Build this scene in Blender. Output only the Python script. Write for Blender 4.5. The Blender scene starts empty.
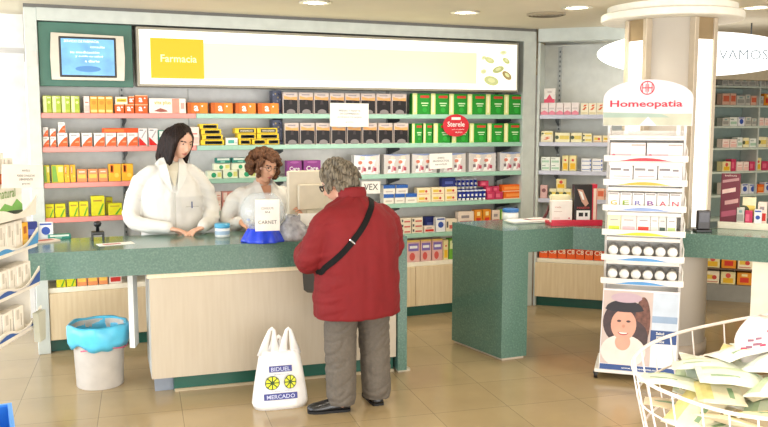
import bpy, bmesh, math, random
import numpy as np
from mathutils import Vector, Matrix, Quaternion, noise
random.seed(7)
sc = bpy.context.scene
col = sc.collection
PI = math.pi
V = Vector

# ------------------------------------------------------------------ camera
F_PX, CX, CY, HCAM = 840.0, 384.0, 213.5, 1.72
PITCH = math.atan((CY-122.0)/F_PX)
YAW = PI/2 - math.atan2(2364.0-CX, F_PX/math.cos(PITCH))
FH = V((math.sin(YAW), math.cos(YAW), 0)); RT = V((math.cos(YAW), -math.sin(YAW), 0)); ZU = V((0,0,1))
FW = FH*math.cos(PITCH) - ZU*math.sin(PITCH); UP = FH*math.sin(PITCH) + ZU*math.cos(PITCH)
CAM = V((0,0,HCAM))
def ray(u, v): return RT*((u-CX)/F_PX) - UP*((v-CY)/F_PX) + FW
def onz(u, v, z=0.0):
    d = ray(u,v); return CAM + d*((z-HCAM)/d.z)
def ony(u, v, y):
    d = ray(u,v); return CAM + d*(y/d.y)
def onf(u, v, f): return CAM + ray(u,v)*f      # at forward distance f
cd = bpy.data.cameras.new('camera'); cam = bpy.data.objects.new('camera', cd); col.objects.link(cam)
cam.matrix_world = Matrix(((RT.x,UP.x,-FW.x,0),(RT.y,UP.y,-FW.y,0),(RT.z,UP.z,-FW.z,HCAM),(0,0,0,1)))
cd.sensor_width = 36; cd.lens = 36*F_PX/768; cd.clip_start = .05; cd.clip_end = 100
sc.camera = cam

# ------------------------------------------------------------------ materials
def lin(c):
    if isinstance(c, str):
        c = c.lstrip('#'); c = [int(c[i:i+2],16)/255 for i in (0,2,4)]
        return tuple(x/12.92 if x <= .04045 else ((x+.055)/1.055)**2.4 for x in c)
    return tuple(c)
_M = {}
def pm(hexc, rough=.5, var=.06, scale=12, metal=0, emit=0, spec=.5, trans=0, alpha=1, bump=0, bscale=60, coat=0):
    key = (hexc, rough, var, scale, metal, emit, spec, trans, alpha, bump, bscale, coat)
    if key in _M: return _M[key]
    m = bpy.data.materials.new('mat_%s_%d' % (str(hexc).strip('#'), len(_M))); m.use_nodes = True
    nt = m.node_tree; b = nt.nodes['Principled BSDF']; c = lin(hexc)
    b.inputs['Base Color'].default_value = (*c,1); b.inputs['Roughness'].default_value = rough
    b.inputs['Metallic'].default_value = metal; b.inputs['Specular IOR Level'].default_value = spec
    b.inputs['Transmission Weight'].default_value = trans; b.inputs['Alpha'].default_value = alpha
    if coat: b.inputs['Coat Weight'].default_value = coat; b.inputs['Coat Roughness'].default_value = .08
    tc = nt.nodes.new('ShaderNodeTexCoord')
    if var:
        n = nt.nodes.new('ShaderNodeTexNoise'); n.inputs['Scale'].default_value = scale; n.inputs['Detail'].default_value = 3
        nt.links.new(tc.outputs['Object'], n.inputs['Vector'])
        r = nt.nodes.new('ShaderNodeValToRGB'); r.color_ramp.elements[0].position = .3; r.color_ramp.elements[1].position = .7
        r.color_ramp.elements[0].color = (*[x*(1-var) for x in c],1); r.color_ramp.elements[1].color = (*[min(1,x*(1+var)) for x in c],1)
        nt.links.new(n.outputs['Fac'], r.inputs['Fac']); nt.links.new(r.outputs['Color'], b.inputs['Base Color'])
        if emit: nt.links.new(r.outputs['Color'], b.inputs['Emission Color'])
    elif emit: b.inputs['Emission Color'].default_value = (*c,1)
    if emit: b.inputs['Emission Strength'].default_value = emit
    if bump:
        n2 = nt.nodes.new('ShaderNodeTexNoise'); n2.inputs['Scale'].default_value = bscale; n2.inputs['Detail'].default_value = 4
        nt.links.new(tc.outputs['Object'], n2.inputs['Vector'])
        bp = nt.nodes.new('ShaderNodeBump'); bp.inputs['Strength'].default_value = bump; bp.inputs['Distance'].default_value = .01
        nt.links.new(n2.outputs['Fac'], bp.inputs['Height']); nt.links.new(bp.outputs['Normal'], b.inputs['Normal'])
    _M[key] = m; return m

def floor_mat():
    m = bpy.data.materials.new('floor_tiles'); m.use_nodes = True; nt = m.node_tree; b = nt.nodes['Principled BSDF']
    tc = nt.nodes.new('ShaderNodeTexCoord'); mp = nt.nodes.new('ShaderNodeMapping'); mp.vector_type = 'TEXTURE'
    T = .477; a = math.radians(-7)
    mp.inputs['Rotation'].default_value = (0,0,a); mp.inputs['Location'].default_value = (.330, 5.03, 0)
    mp.inputs['Scale'].default_value = (T,T,T)
    br = nt.nodes.new('ShaderNodeTexBrick'); br.offset = 0; br.inputs['Scale'].default_value = 1
    br.inputs['Brick Width'].default_value = 1; br.inputs['Row Height'].default_value = 1
    br.inputs['Mortar Size'].default_value = .0045; br.inputs['Mortar Smooth'].default_value = .3
    br.inputs['Color1'].default_value = (*lin('#aa9672'),1); br.inputs['Color2'].default_value = (*lin('#a4906c'),1)
    br.inputs['Mortar'].default_value = (*lin('#7f7156'),1)
    nt.links.new(tc.outputs['Object'], mp.inputs['Vector']); nt.links.new(mp.outputs['Vector'], br.inputs['Vector'])
    n = nt.nodes.new('ShaderNodeTexNoise'); n.inputs['Scale'].default_value = 3; n.inputs['Detail'].default_value = 6
    nt.links.new(tc.outputs['Object'], n.inputs['Vector'])
    mx = nt.nodes.new('ShaderNodeMixRGB'); mx.blend_type = 'MULTIPLY'; mx.inputs['Fac'].default_value = .35
    r = nt.nodes.new('ShaderNodeValToRGB'); r.color_ramp.elements[0].position = .35; r.color_ramp.elements[0].color = (.72,.72,.72,1); r.color_ramp.elements[1].position = .65
    nt.links.new(n.outputs['Fac'], r.inputs['Fac']); nt.links.new(br.outputs['Color'], mx.inputs[1]); nt.links.new(r.outputs['Color'], mx.inputs[2])
    nt.links.new(mx.outputs['Color'], b.inputs['Base Color'])
    b.inputs['Roughness'].default_value = .17; b.inputs['Specular IOR Level'].default_value = .5
    return m
def granite(name, c0, c1, c2, rough=.16):
    m = bpy.data.materials.new(name); m.use_nodes = True; nt = m.node_tree; b = nt.nodes['Principled BSDF']
    tc = nt.nodes.new('ShaderNodeTexCoord'); n = nt.nodes.new('ShaderNodeTexNoise'); n.inputs['Scale'].default_value = 90; n.inputs['Detail'].default_value = 5
    nt.links.new(tc.outputs['Object'], n.inputs['Vector']); r = nt.nodes.new('ShaderNodeValToRGB')
    e = r.color_ramp.elements; e[0].position = .34; e[0].color = (*lin(c0),1); e[1].position = .52; e[1].color = (*lin(c1),1)
    k = e.new(.74); k.color = (*lin(c2),1)
    nt.links.new(n.outputs['Fac'], r.inputs['Fac']); nt.links.new(r.outputs['Color'], b.inputs['Base Color'])
    b.inputs['Roughness'].default_value = rough; return m
def wood_mat(name, c0, c1):
    m = bpy.data.materials.new(name); m.use_nodes = True; nt = m.node_tree; b = nt.nodes['Principled BSDF']
    tc = nt.nodes.new('ShaderNodeTexCoord'); mp = nt.nodes.new('ShaderNodeMapping'); mp.inputs['Scale'].default_value = (30,30,2)
    n = nt.nodes.new('ShaderNodeTexNoise'); n.inputs['Scale'].default_value = 1.6; n.inputs['Detail'].default_value = 5
    nt.links.new(tc.outputs['Object'], mp.inputs['Vector']); nt.links.new(mp.outputs['Vector'], n.inputs['Vector'])
    r = nt.nodes.new('ShaderNodeValToRGB'); r.color_ramp.elements[0].position = .35; r.color_ramp.elements[0].color = (*lin(c0),1)
    r.color_ramp.elements[1].position = .65; r.color_ramp.elements[1].color = (*lin(c1),1)
    nt.links.new(n.outputs['Fac'], r.inputs['Fac']); nt.links.new(r.outputs['Color'], b.inputs['Base Color'])
    b.inputs['Roughness'].default_value = .35; return m
def hair_mat(name, c0, c1, sc_=120):
    m = bpy.data.materials.new(name); m.use_nodes = True; nt = m.node_tree; b = nt.nodes['Principled BSDF']
    tc = nt.nodes.new('ShaderNodeTexCoord'); mp = nt.nodes.new('ShaderNodeMapping'); mp.inputs['Scale'].default_value = (1,1,.15)
    n = nt.nodes.new('ShaderNodeTexNoise'); n.inputs['Scale'].default_value = sc_; n.inputs['Detail'].default_value = 4
    nt.links.new(tc.outputs['Object'], mp.inputs['Vector']); nt.links.new(mp.outputs['Vector'], n.inputs['Vector'])
    r = nt.nodes.new('ShaderNodeValToRGB'); r.color_ramp.elements[0].position = .35; r.color_ramp.elements[0].color = (*lin(c0),1)
    r.color_ramp.elements[1].position = .68; r.color_ramp.elements[1].color = (*lin(c1),1)
    nt.links.new(n.outputs['Fac'], r.inputs['Fac']); nt.links.new(r.outputs['Color'], b.inputs['Base Color'])
    bp = nt.nodes.new('ShaderNodeBump'); bp.inputs['Strength'].default_value = .5; bp.inputs['Distance'].default_value = .01
    nt.links.new(n.outputs['Fac'], bp.inputs['Height']); nt.links.new(bp.outputs['Normal'], b.inputs['Normal'])
    b.inputs['Roughness'].default_value = .6; b.inputs['Specular IOR Level'].default_value = .25; return m
GREEN = granite('green_laminate', '#4f6f64', '#57776b', '#698a7d')
FLOOR = floor_mat()
WOOD = wood_mat('pale_wood', '#d9c39d', '#e3d0ae')
FRAME = pm('#c3c9c3', .4)         # grey-green painted metal
WHITE = pm('#eeeeec', .5); BLACK = pm('#141416', .4); CREAM = pm('#efe8d4', .5)
PAPER = pm('#f2f0ea', .7); INK = pm('#3a3a40', .7)

# ------------------------------------------------------------------ mesh builder
_TX = {}
def text_geo(s, bold=0):
    if (s,bold) in _TX: return _TX[(s,bold)]
    c = bpy.data.curves.new('t', 'FONT'); c.body = s; c.size = 1; c.resolution_u = 2; c.offset = bold
    o = bpy.data.objects.new('t', c); col.objects.link(o)
    bpy.context.view_layer.update()
    me = bpy.data.meshes.new_from_object(o.evaluated_get(bpy.context.evaluated_depsgraph_get()))
    vs = [tuple(v.co) for v in me.vertices]; fs = [tuple(p.vertices) for p in me.polygons]
    bpy.data.objects.remove(o); bpy.data.curves.remove(c); bpy.data.meshes.remove(me)
    xs = [v[0] for v in vs]; ys = [v[1] for v in vs]
    g = (vs, fs, min(xs), max(xs), min(ys), max(ys)); _TX[(s,bold)] = g; return g
class MB:
    def __init__(s): s.v = []; s.f = []; s.m = []; s.sm = []; s.mats = []
    def mi(s, mat):
        if mat not in s.mats: s.mats.append(mat)
        return s.mats.index(mat)
    def add(s, vs, fs, mat, smooth=False):
        o = len(s.v); s.v += [tuple(v) for v in vs]; k = s.mi(mat)
        for f in fs: s.f.append(tuple(i+o for i in f)); s.m.append(k); s.sm.append(smooth)
    def box(s, x0,y0,z0,x1,y1,z1, mat):
        vs = [(x,y,z) for z in (z0,z1) for y in (y0,y1) for x in (x0,x1)]
        s.add(vs, [(0,2,3,1),(4,5,7,6),(0,1,5,4),(2,6,7,3),(0,4,6,2),(1,3,7,5)], mat)
    def bbox(s, x0,y0,z0,x1,y1,z1, mat, b=.004):     # box with bevelled vertical and top edges
        p = [(x0+b,y0),(x1-b,y0),(x1,y0+b),(x1,y1-b),(x1-b,y1),(x0+b,y1),(x0,y1-b),(x0,y0+b)]
        cx,cy = (x0+x1)/2,(y0+y1)/2
        q = [(cx+(x-cx)*(1-2*b/(x1-x0)), cy+(y-cy)*(1-2*b/(y1-y0))) for x,y in p]
        vs = [(x,y,z0+b) for x,y in p]+[(x,y,z1-b) for x,y in p]+[(x,y,z1) for x,y in q]+[(x,y,z0) for x,y in q]
        fs = [(i,(i+1)%8,(i+1)%8+8,i+8) for i in range(8)]+[(i+8,(i+1)%8+8,(i+1)%8+16,i+16) for i in range(8)]+[(i+24,(i+1)%8+24,(i+1)%8,i) for i in range(8)]
        fs += [tuple(range(16,24)), tuple(range(31,23,-1))]
        s.add(vs, fs, mat)
    def prism(s, poly, z0, z1, mat):
        n = len(poly); a = sum(poly[i][0]*poly[(i+1)%n][1]-poly[(i+1)%n][0]*poly[i][1] for i in range(n))
        if a < 0: poly = poly[::-1]
        vs = [(x,y,z0) for x,y in poly]+[(x,y,z1) for x,y in poly]
        s.add(vs, [(i,(i+1)%n,(i+1)%n+n,i+n) for i in range(n)]+[tuple(range(n,2*n)), tuple(range(n-1,-1,-1))], mat)
    def quad(s, a,b,c,d, mat): s.add([a,b,c,d], [(0,1,2,3)], mat)
    def loft(s, rings, mat, cap=True, smooth=True, closed=True):
        n = len(rings[0]); vs = [p for r in rings for p in r]; fs = []
        for k in range(len(rings)-1):
            for i in range(n if closed else n-1): fs.append((k*n+i, k*n+(i+1)%n, (k+1)*n+(i+1)%n, (k+1)*n+i))
        if cap: fs += [tuple(range(n-1,-1,-1)), tuple(range((len(rings)-1)*n, len(rings)*n))]
        s.add(vs, fs, mat, smooth)
    def lathe(s, prof, c, mat, n=24, smooth=True, sx=1, sy=1, cap=True):
        s.loft([[(c[0]+r*math.cos(2*PI*i/n)*sx, c[1]+r*math.sin(2*PI*i/n)*sy, c[2]+z) for i in range(n)] for r,z in prof], mat, cap, smooth)
    def tube(s, pts, r, mat, n=8, caps=True, closed=False, round_=False, smooth=True):
        pts = [V(p) for p in pts]; R = r if isinstance(r,(list,tuple)) else [r]*len(pts)
        rings = []; up = None; N = len(pts)
        for i,p in enumerate(pts):
            if closed: t = pts[(i+1)%N]-pts[i-1]
            else: t = pts[min(i+1,N-1)]-pts[max(i-1,0)]
            t.normalize()
            if up is None:
                up = t.orthogonal().normalized()
            up = (up - t*up.dot(t)); up.normalize(); w = t.cross(up)
            if round_ and i == 0:
                for a in (80,55,28): rings.append([p - t*R[0]*math.sin(math.radians(a)) + (up*math.cos(q)+w*math.sin(q))*R[0]*math.cos(math.radians(a)) for q in [2*PI*j/n for j in range(n)]])
            rings.append([p + (up*math.cos(q)+w*math.sin(q))*R[i] for q in [2*PI*j/n for j in range(n)]])
            if round_ and i == N-1:
                for a in (28,55,80): rings.append([p + t*R[-1]*math.sin(math.radians(a)) + (up*math.cos(q)+w*math.sin(q))*R[-1]*math.cos(math.radians(a)) for q in [2*PI*j/n for j in range(n)]])
        if closed: rings.append(rings[0]); s.loft(rings, mat, False, smooth)
        else: s.loft(rings, mat, caps, smooth)
    def ell(s, c, r, mat, M=None, nu=24, nv=16):
        rings = []
        for k in range(nv+1):
            a = -PI/2 + PI*(k+.001 if k==0 else (k-.001 if k==nv else k))/nv
            ring = []
            for i in range(nu):
                b = 2*PI*i/nu; p = V((r[0]*math.cos(a)*math.cos(b), r[1]*math.cos(a)*math.sin(b), r[2]*math.sin(a)))
                if M is not None: p = M @ p
                ring.append(p+V(c))
            rings.append(ring)
        s.loft(rings, mat, True, True)
    def text(s, t, c, xd, ud, mat, h=None, w=None, off=.001, bold=0, depth=0):
        """centred text; c centre, xd right dir, ud up dir, h cap height, w width"""
        vs, fs, x0,x1,y0,y1 = text_geo(t, bold); xd = V(xd).normalized(); ud = V(ud).normalized(); n = xd.cross(ud)
        sx = sy = None
        if h: sy = h/(y1-y0)
        if w: sx = w/(x1-x0)
        sx = sx or sy; sy = sy or sx
        P = [V(c)+xd*((v[0]-(x0+x1)/2)*sx)+ud*((v[1]-(y0+y1)/2)*sy)+n*off for v in vs]
        s.add(P, fs, mat)
    def xf(s, M):
        s.v = [tuple(M @ V(v)) for v in s.v]; return s
    def mesh(s, name):
        me = bpy.data.meshes.new(name); me.from_pydata(s.v, [], s.f)
        for m in s.mats: me.materials.append(m)
        me.polygons.foreach_set('material_index', s.m); me.polygons.foreach_set('use_smooth', s.sm); me.update(); return me
    def build(s, name, parent=None, loc=None, rz=None):
        return link(name, s.mesh(name), parent, loc, rz)
def link(name, data, parent=None, loc=None, rz=None):
    o = bpy.data.objects.new(name, data); col.objects.link(o)
    if parent is not None: o.parent = parent
    if loc is not None: o.location = loc
    if rz is not None: o.rotation_euler = (0,0,rz)
    return o
def thing(name, label, cat, loc=(0,0,0), rz=0, group=None):
    o = bpy.data.objects.new(name, None); o.empty_display_size = .05; col.objects.link(o); o.location = loc; o.rotation_euler = (0,0,rz)
    return tag(o, label, cat, group)
def tag(o, label, cat, group=None):
    o['label'] = label; o['category'] = cat
    if group: o['group'] = group
    return o
def struct(name, mb):
    o = mb.build(name); o['kind'] = 'structure'; return o
def copy_tree(o, parent=None):
    c = o.copy(); col.objects.link(c)
    if parent is not None: c.parent = parent
    for ch in list(o.children): copy_tree(ch, c)
    return c

# ------------------------------------------------------------------ room shell
CEILZ = 2.56
WALLP = pm('#f1efec', .7); CEIL = pm('#d8ceb8', .8, .03, 3)
m = MB(); m.box(-3,-2.6,-.1,12.6,13,0, FLOOR); struct('floor', m)
m = MB(); m.box(-3,-2.6,CEILZ,12.6,13,CEILZ+.1, CEIL); struct('ceiling', m)
m = MB(); m.box(-3,7.9,0,.03,8.0,CEILZ, WALLP); m.box(-3,7.3,2.3,.03,7.9,CEILZ, WALLP); struct('wall_left', m)
m = MB(); m.box(.032,7.06,0,4.46,7.12,CEILZ, pm('#b9bcb8',.7)); struct('wall_back', m)
# diagonal wall frame
W2P = V((4.335,6.585,0)); W2D = V((.745,-.667,0)).normalized(); W2N = V((W2D.y,-W2D.x,0))   # W2N points towards the shop
W2R = math.atan2(W2D.y, W2D.x)
def w2(s, d=0, z=0): return W2P + W2D*s - W2N*d + V((0,0,z))
L2 = 1.40
m = MB(); a,b,c,d = w2(0,.46),w2(L2,.46),w2(L2,.52),w2(0,.52)
m.prism([(p.x,p.y) for p in (a,b,c,d)], 0, CEILZ, pm('#c9c9c2',.7)); struct('wall_diagonal', m)
m = MB(); m.box(5.9,12.2,0,12.6,12.3,CEILZ, WALLP); m.box(4.46,7.06,0,4.56,12.3,CEILZ, WALLP); struct('wall_rear', m)
m = MB(); m.box(12.5,-2.6,0,12.6,12.2,CEILZ, WALLP); struct('wall_right', m)
# storefront behind the camera and at the left: daylight comes in through it
GL = pm('#ffffff', .0, 0, trans=1.0, spec=.2)
m = MB()
m.box(-3,-2.6,2.35,12.5,-2.5,CEILZ, FRAME); m.box(-3,-2.6,0,12.5,-2.5,.12, FRAME)
for x in (-3,0,3,6,9,12.4): m.box(x,-2.6,.12,x+.1,-2.5,2.35, FRAME)
struct('window_1', m)
m = MB()
m.box(-3,-2.5,2.35,-2.9,7.9,CEILZ, FRAME); m.box(-3,-2.5,0,-2.9,7.9,.12, FRAME)
for y in (-2.5,0,2.5,5,7.8): m.box(-3,y,.12,-2.9,y+.1,2.35, FRAME)
struct('window_2', m)
# soffit trims over the shelving
m = MB(); m.box(.118,6.60,2.445,4.315,6.75,2.535, FRAME); m.box(.032,6.61,2.535,4.33,6.75,2.56, pm('#6b6a66',.6)); struct('trim_1', m)
m = MB(); m.prism([(p.x,p.y) for p in (w2(0,0),w2(L2,0),w2(L2,.12),w2(0,.12))], 2.445, CEILZ, FRAME); struct('trim_2', m)
m = MB(); q=[V((4.6,4.55,0)),V((9.5,7.6,0))]
m.box(5.9,9.6,2.35,12.5,9.75,CEILZ, pm('#dcd0b4',.6)); struct('trim_3', m)

# ------------------------------------------------------------------ shelving units
PINK = pm('#e58f86', .35); MINT = pm('#9cc8b4', .35); SHELF = pm('#e8eae6', .4); BACKP = pm('#e4e4e0', .6); DG = pm('#1c5b4c', .35)
LAV = pm('#c4c6d6', .4); DARKM = pm('#3d4246', .5)
YF = 6.62
SZ = [1.782, 1.533, 1.270, 1.012, .742]      # top surfaces of the five shelves
def shelf_mb(x0, x1, y0, y1, z, lipm, body=SHELF, lip=.034):
    m = MB(); m.box(x0,y0+.012,z-.02,x1,y1,z, body); m.bbox(x0,y0,z-lip,x1,y0+.013,z+.004, lipm, .003); return m
def slotted(m, x, y, z0, z1, w=.03):
    m.box(x-w/2,y-.012,z0,x+w/2,y,z1, pm('#9a9d9a',.4,metal=.4))
    z = z0+.02
    while z < z1-.02:
        m.box(x-.006,y-.0135,z,x+.006,y-.0118,z+.02, DARKM); z += .045
def bracket(x, y0, y1, z):
    m = MB(); m.prism([(0,0),(0,.075),(-(y1-y0)*.85,.02),(-(y1-y0)*.85,0)],-.002,.002,DARKM)
    M = Matrix(((0,0,1,x),(1,0,0,y1),(0,-1,0,z),(0,0,0,1))); m.xf(M); return m
def unit(x0, x1, lipm, label, ups, doors):
    t = thing('shelving_unit', label, 'shelves', (x0, YF, 0))
    L = x1-x0
    m = MB(); m.box(0,.33,.09,L,.35,2.44, BACKP); m.build('back_panel', t)
    for z in SZ: shelf_mb(0,L,0,.32,z,lipm).build('shelf', t)
    shelf_mb(0,L,.01,.32,.485,CREAM, CREAM).build('shelf', t)
    m = MB(); m.box(0,.05,0,L,.12,.09, DG); m.build('base_plinth', t)
    for a,b in doors:
        m = MB(); m.bbox(a-x0+.002,.0,.095,b-x0-.002,.02,.45, WOOD, .003); m.build('door', t)
    m = MB(); m.box(0,.02,.09,L,.32,.10, CREAM); m.build('cabinet_floor', t)
    for x in ups:
        m = MB(); slotted(m, x-x0, .33, .5, 2.42); m.build('slotted_upright', t)
        for z in SZ: bracket(x-x0,.02,.32,z-.034).build('bracket', t)
    return t
XB = ony(196,117,YF).x
U1 = unit(.118, XB, PINK, 'grey wall shelving bay with salmon pink shelf edges behind the young assistant', (.72,), ((.118,.75),(.75,XB)))
U2 = unit(XB+.004, 4.2, MINT, 'long grey wall shelving with mint green shelf edges under the lit sign', (1.95,3.0,4.12), ((XB,1.9),(1.9,2.5),(2.5,3.13),(3.13,3.7),(3.7,4.2)))
for o,x0,x1,lab in ((0,.032,.118,'tall pale grey end post at the left end of the shelving'),(1,4.2,4.335,'wide pale grey post at the corner between straight and diagonal shelving')):
    m = MB(); m.bbox(x0,YF-.01,0,x1,7.05,2.535, FRAME, .003)
    if o == 0: m.box(x0+.008,YF-.013,2.12,x1-.01,YF-.0095,2.22, pm('#dccbc4',.5))
    t = m.build('shelving_post'); tag(t, lab, 'post')
# diagonal unit
t = thing('shelving_unit', 'pale diagonal wall shelving with light metal shelves behind the corner counter', 'shelves', W2P, W2R)
m = MB(); m.box(0,.33,.09,L2,.35,2.44, pm('#c8cac4',.6)); m.build('back_panel', t)
for z in SZ[:4]: shelf_mb(.02,L2,.03,.32,z,LAV,pm('#dedfe2',.4)).build('shelf', t)
shelf_mb(.02,L2,.03,.32,.742,LAV).build('shelf', t); shelf_mb(.02,L2,.03,.32,.45,CREAM).build('shelf', t)
m = MB(); m.box(0,.06,0,L2,.12,.09, DG); m.build('base_plinth', t)
for a,b in ((.01,.75),(.75,L2)):
    m = MB(); m.bbox(a,.0,.095,b-.003,.02,.418, WOOD, .003); m.build('door', t)
for x in (.16,1.0):
    m = MB(); slotted(m, x, .33, .5, 2.42, .035); m.build('slotted_upright', t)
    for z in SZ[:4]: bracket(x,.04,.32,z-.034).build('bracket', t)
m = MB(); m.bbox(-.005,.02,0,.02,.4,2.44, FRAME); m.build('side_panel', t)

# ------------------------------------------------------------------ lit sign
SG = V((.80,YF-.03,1.985)); SW, SH = 3.335, .445
t = thing('light_box_sign', 'long backlit cream sign with a yellow square reading Farmacia', 'sign', (SG.x,SG.y,SG.z))
EM = .48
m = MB(); m.bbox(0,0,0,SW,.14,SH, pm('#8f8a7c',.4,metal=.3), .004); m.build('frame', t)
m = MB()
def e(c, k=1.0): return pm(c, .5, 0, emit=EM*k)
m.quad((.02,-.002,.02),(SW-.02,-.002,.02),(SW-.02,-.002,SH-.02),(.02,-.002,SH-.02), e('#fffdf0'))
m.quad((.30,-.003,.07),(2.90,-.003,.07),(2.90,-.003,.34),(.30,-.003,.34), e('#f7f2b8'))
m.quad((.10,-.0045,.065),(.50,-.0045,.065),(.50,-.0045,.365),(.10,-.0045,.365), e('#eda90c',.85))
m.text('Farmacia', (.31,-.0055,.215), (1,0,0),(0,0,1), e('#fff6b0'), h=.055, bold=.01)
rnd = random.Random(3)
for (a,b,rx,rz_,ro,cc) in ((3.03,.30,.05,.025,-.3,'#c2c78c'),(3.12,.22,.06,.028,.3,'#aeb578'),(2.97,.2,.03,.02,.2,'#cfd2a4'),(3.2,.30,.04,.022,-.5,'#b8bf80'),(3.05,.12,.075,.04,-.2,'#bcc288'),(3.21,.17,.055,.03,-.6,'#a08c5c'),(2.97,.32,.025,.016,.4,'#d2d6ae'),(3.17,.37,.035,.018,.1,'#d6dab2')):
    for q,(sc_,c2) in enumerate(((1.0,cc),(.5,'#cdd09c'))):
        n = 16; pts = []
        for i in range(n):
            w = 2*PI*i/n; x,z = rx*sc_*math.cos(w), rz_*sc_*math.sin(w)+q*.004
            pts.append((a+x*math.cos(ro)-z*math.sin(ro), -.004-.0006*q-.0001*rx*100, b-.02+x*math.sin(ro)+z*math.cos(ro)))
        m.add(pts, [tuple(range(n))], e(c2,.85))
m.build('lit_face', t)

# ------------------------------------------------------------------ television in a green panel
t = thing('wall_screen', 'silver framed monitor with blue picture set in a dark green panel', 'monitor', (.122,YF-.005,1.99))
TGREEN = pm('#3f6f5f', .45)
m = MB(); m.bbox(0,.02,-.01,.655,.06,.45, TGREEN, .004); m.build('green_panel', t)
m = MB(); fr = [(.08,.035),(.075,.2),(.085,.37),(.585,.36),(.592,.2),(.583,.035)]
m2 = [(x,z) for x,z in fr]
m.prism(m2, -.0, .06, pm('#b9b2a4',.35,metal=.5)); m.xf(Matrix(((1,0,0,0),(0,0,1,-.04),(0,1,0,0),(0,0,0,1)))); m.build('frame', t)
m = MB(); m.bbox(.135,-.05,.055,.53,-.03,.345, BLACK, .004)
m.quad((.150,-.0515,.07),(.515,-.0515,.07),(.515,-.0515,.33),(.150,-.0515,.33), pm('#5f97c9',.3,.25,8,emit=.75))
SCT = pm('#e8f4fa',.4,0,emit=.9)
for i,(tx,x,z,w) in enumerate((('SERVICIO DE FARMACIA',.29,.312,.24),('consulte',.40,.275,.10),('su medicación',.31,.235,.20),('y cuide su salud',.34,.205,.19),('a diario',.36,.172,.10))):
    m.text(tx,(x,-.052,z),(1,0,0),(0,0,1),SCT,w=w,h=.017)
m.add([(.33+.09*math.cos(2*PI*i/14),-.0525,.115+.022*math.sin(2*PI*i/14)) for i in range(14)],[tuple(range(14))],pm('#3f73a8',.4,0,emit=.6))
m.build('screen', t)

# ------------------------------------------------------------------ products
class Plane:
    def __init__(s, P, D, setback): s.D = V(D).normalized(); s.N = V((s.D.y,-s.D.x,0)); s.P = V(P) - s.N*setback; s.rz = math.atan2(s.D.y, s.D.x)
    def s(s_, u, z):
        A = s_.P+V((0,0,z))-CAM; k = (u-CX)/F_PX; w = RT-FW*k
        return -(A.dot(w))/(s_.D.dot(w))
    def at(s_, q, z, back=0): return s_.P + s_.D*q - s_.N*back + V((0,0,z))
P1 = Plane((0,YF,0),(1,0,0),.025); P1B = Plane((0,YF,0),(1,0,0),.11); P2 = Plane(W2P, W2D, .055)
ORD = ['first','second','third','fourth','fifth','sixth','seventh','eighth','ninth','tenth','eleventh','twelfth','thirteenth','fourteenth']
_PM = {}
def fq(m, w, d, h, x0,z0,x1,z1, mat, off=.0008):      # patch on the front, fractions
    m.quad((-w/2+w*x0,-off,h*z0),(-w/2+w*x1,-off,h*z0),(-w/2+w*x1,-off,h*z1),(-w/2+w*x0,-off,h*z1), mat)
def fpoly(m, w, h, pts, mat, off=.0010): m.add([(-w/2+w*x,-off,h*z) for x,z in pts],[tuple(range(len(pts)))],mat)
def fcirc(m, w, h, cx, cz, r, mat, off=.0012, rz_=None, n=16): m.add([(-w/2+w*cx+r*math.cos(2*PI*i/n),-off,h*cz+(rz_ or r)*math.sin(2*PI*i/n)) for i in range(n)],[tuple(range(n))],mat)
def ftext(m, w, h, t, cx, cz, mat, tw=None, th=None, off=.0016, bold=.012): m.text(t,(-w/2+w*cx,0,h*cz),(1,0,0),(0,0,1),mat,h=th and th*h,w=tw and tw*w,off=off,bold=bold)
def cbox(m, w, d, h, base):
    b = min(.0022, h*.06); m.bbox(-w/2,0,0,w/2,d,h,base,b)
    # closing flap seams on the ends
    for s in (-1,1): m.box(s*w/2-.0004,d*.15,h*.05,s*w/2+.0004,d*.17,h*.95,INK)
C_ = lambda c, r=.45: pm(c, r, .05, 30, spec=.28)
def d_lime(m,w,d,h):
    cbox(m,w,d,h,C_('#b9c94e')); fq(m,w,d,h,.05,.03,.42,.97,C_('#e6edb2')); fq(m,w,d,h,.48,.2,.95,.85,C_('#a8bf3c')); fcirc(m,w,h,.7,.62,w*.16,C_('#dfe89a')); ftext(m,w,h,'bio',.7,.9,WHITE,tw=.35)
def d_amber(m,w,d,h):
    cbox(m,w,d,h,C_('#e9a83a')); fq(m,w,d,h,.08,.05,.9,.2,C_('#f4e08a')); fcirc(m,w,h,.5,.62,w*.3,C_('#e0902c')); fq(m,w,d,h,.1,.85,.9,.95,C_('#f7e9b6'))
def d_pinkwhite(m,w,d,h):
    cbox(m,w,d,h,C_('#f3ded4')); fq(m,w,d,h,.1,.1,.9,.45,C_('#eec0b4')); fq(m,w,d,h,.2,.6,.8,.66,C_('#d66a5c'))
def d_aorange(m,w,d,h):
    cbox(m,w,d,h,C_('#d9731f')); fq(m,w,d,h,.0,.0,.18,1,C_('#c65f16')); fq(m,w,d,h,.6,.02,.98,.98,C_('#e58a2c')); ftext(m,w,h,'a',.42,.47,WHITE,th=.52,bold=.03); fcirc(m,w,h,.72,.68,h*.085,WHITE,.0018)
def d_aoranges(m,w,d,h):
    cbox(m,w,d,h,C_('#d9621f')); ftext(m,w,h,'a',.42,.48,WHITE,th=.5,bold=.03); fcirc(m,w,h,.76,.66,h*.09,WHITE,.0018); fq(m,w,d,h,0,.9,1,1,C_('#f1b98e'))
def d_whiteyellow(m,w,d,h):
    cbox(m,w,d,h,C_('#f2e3d2')); fq(m,w,d,h,.1,.3,.9,.75,C_('#f2c33c')); fq(m,w,d,h,.2,.42,.8,.5,WHITE)
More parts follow.
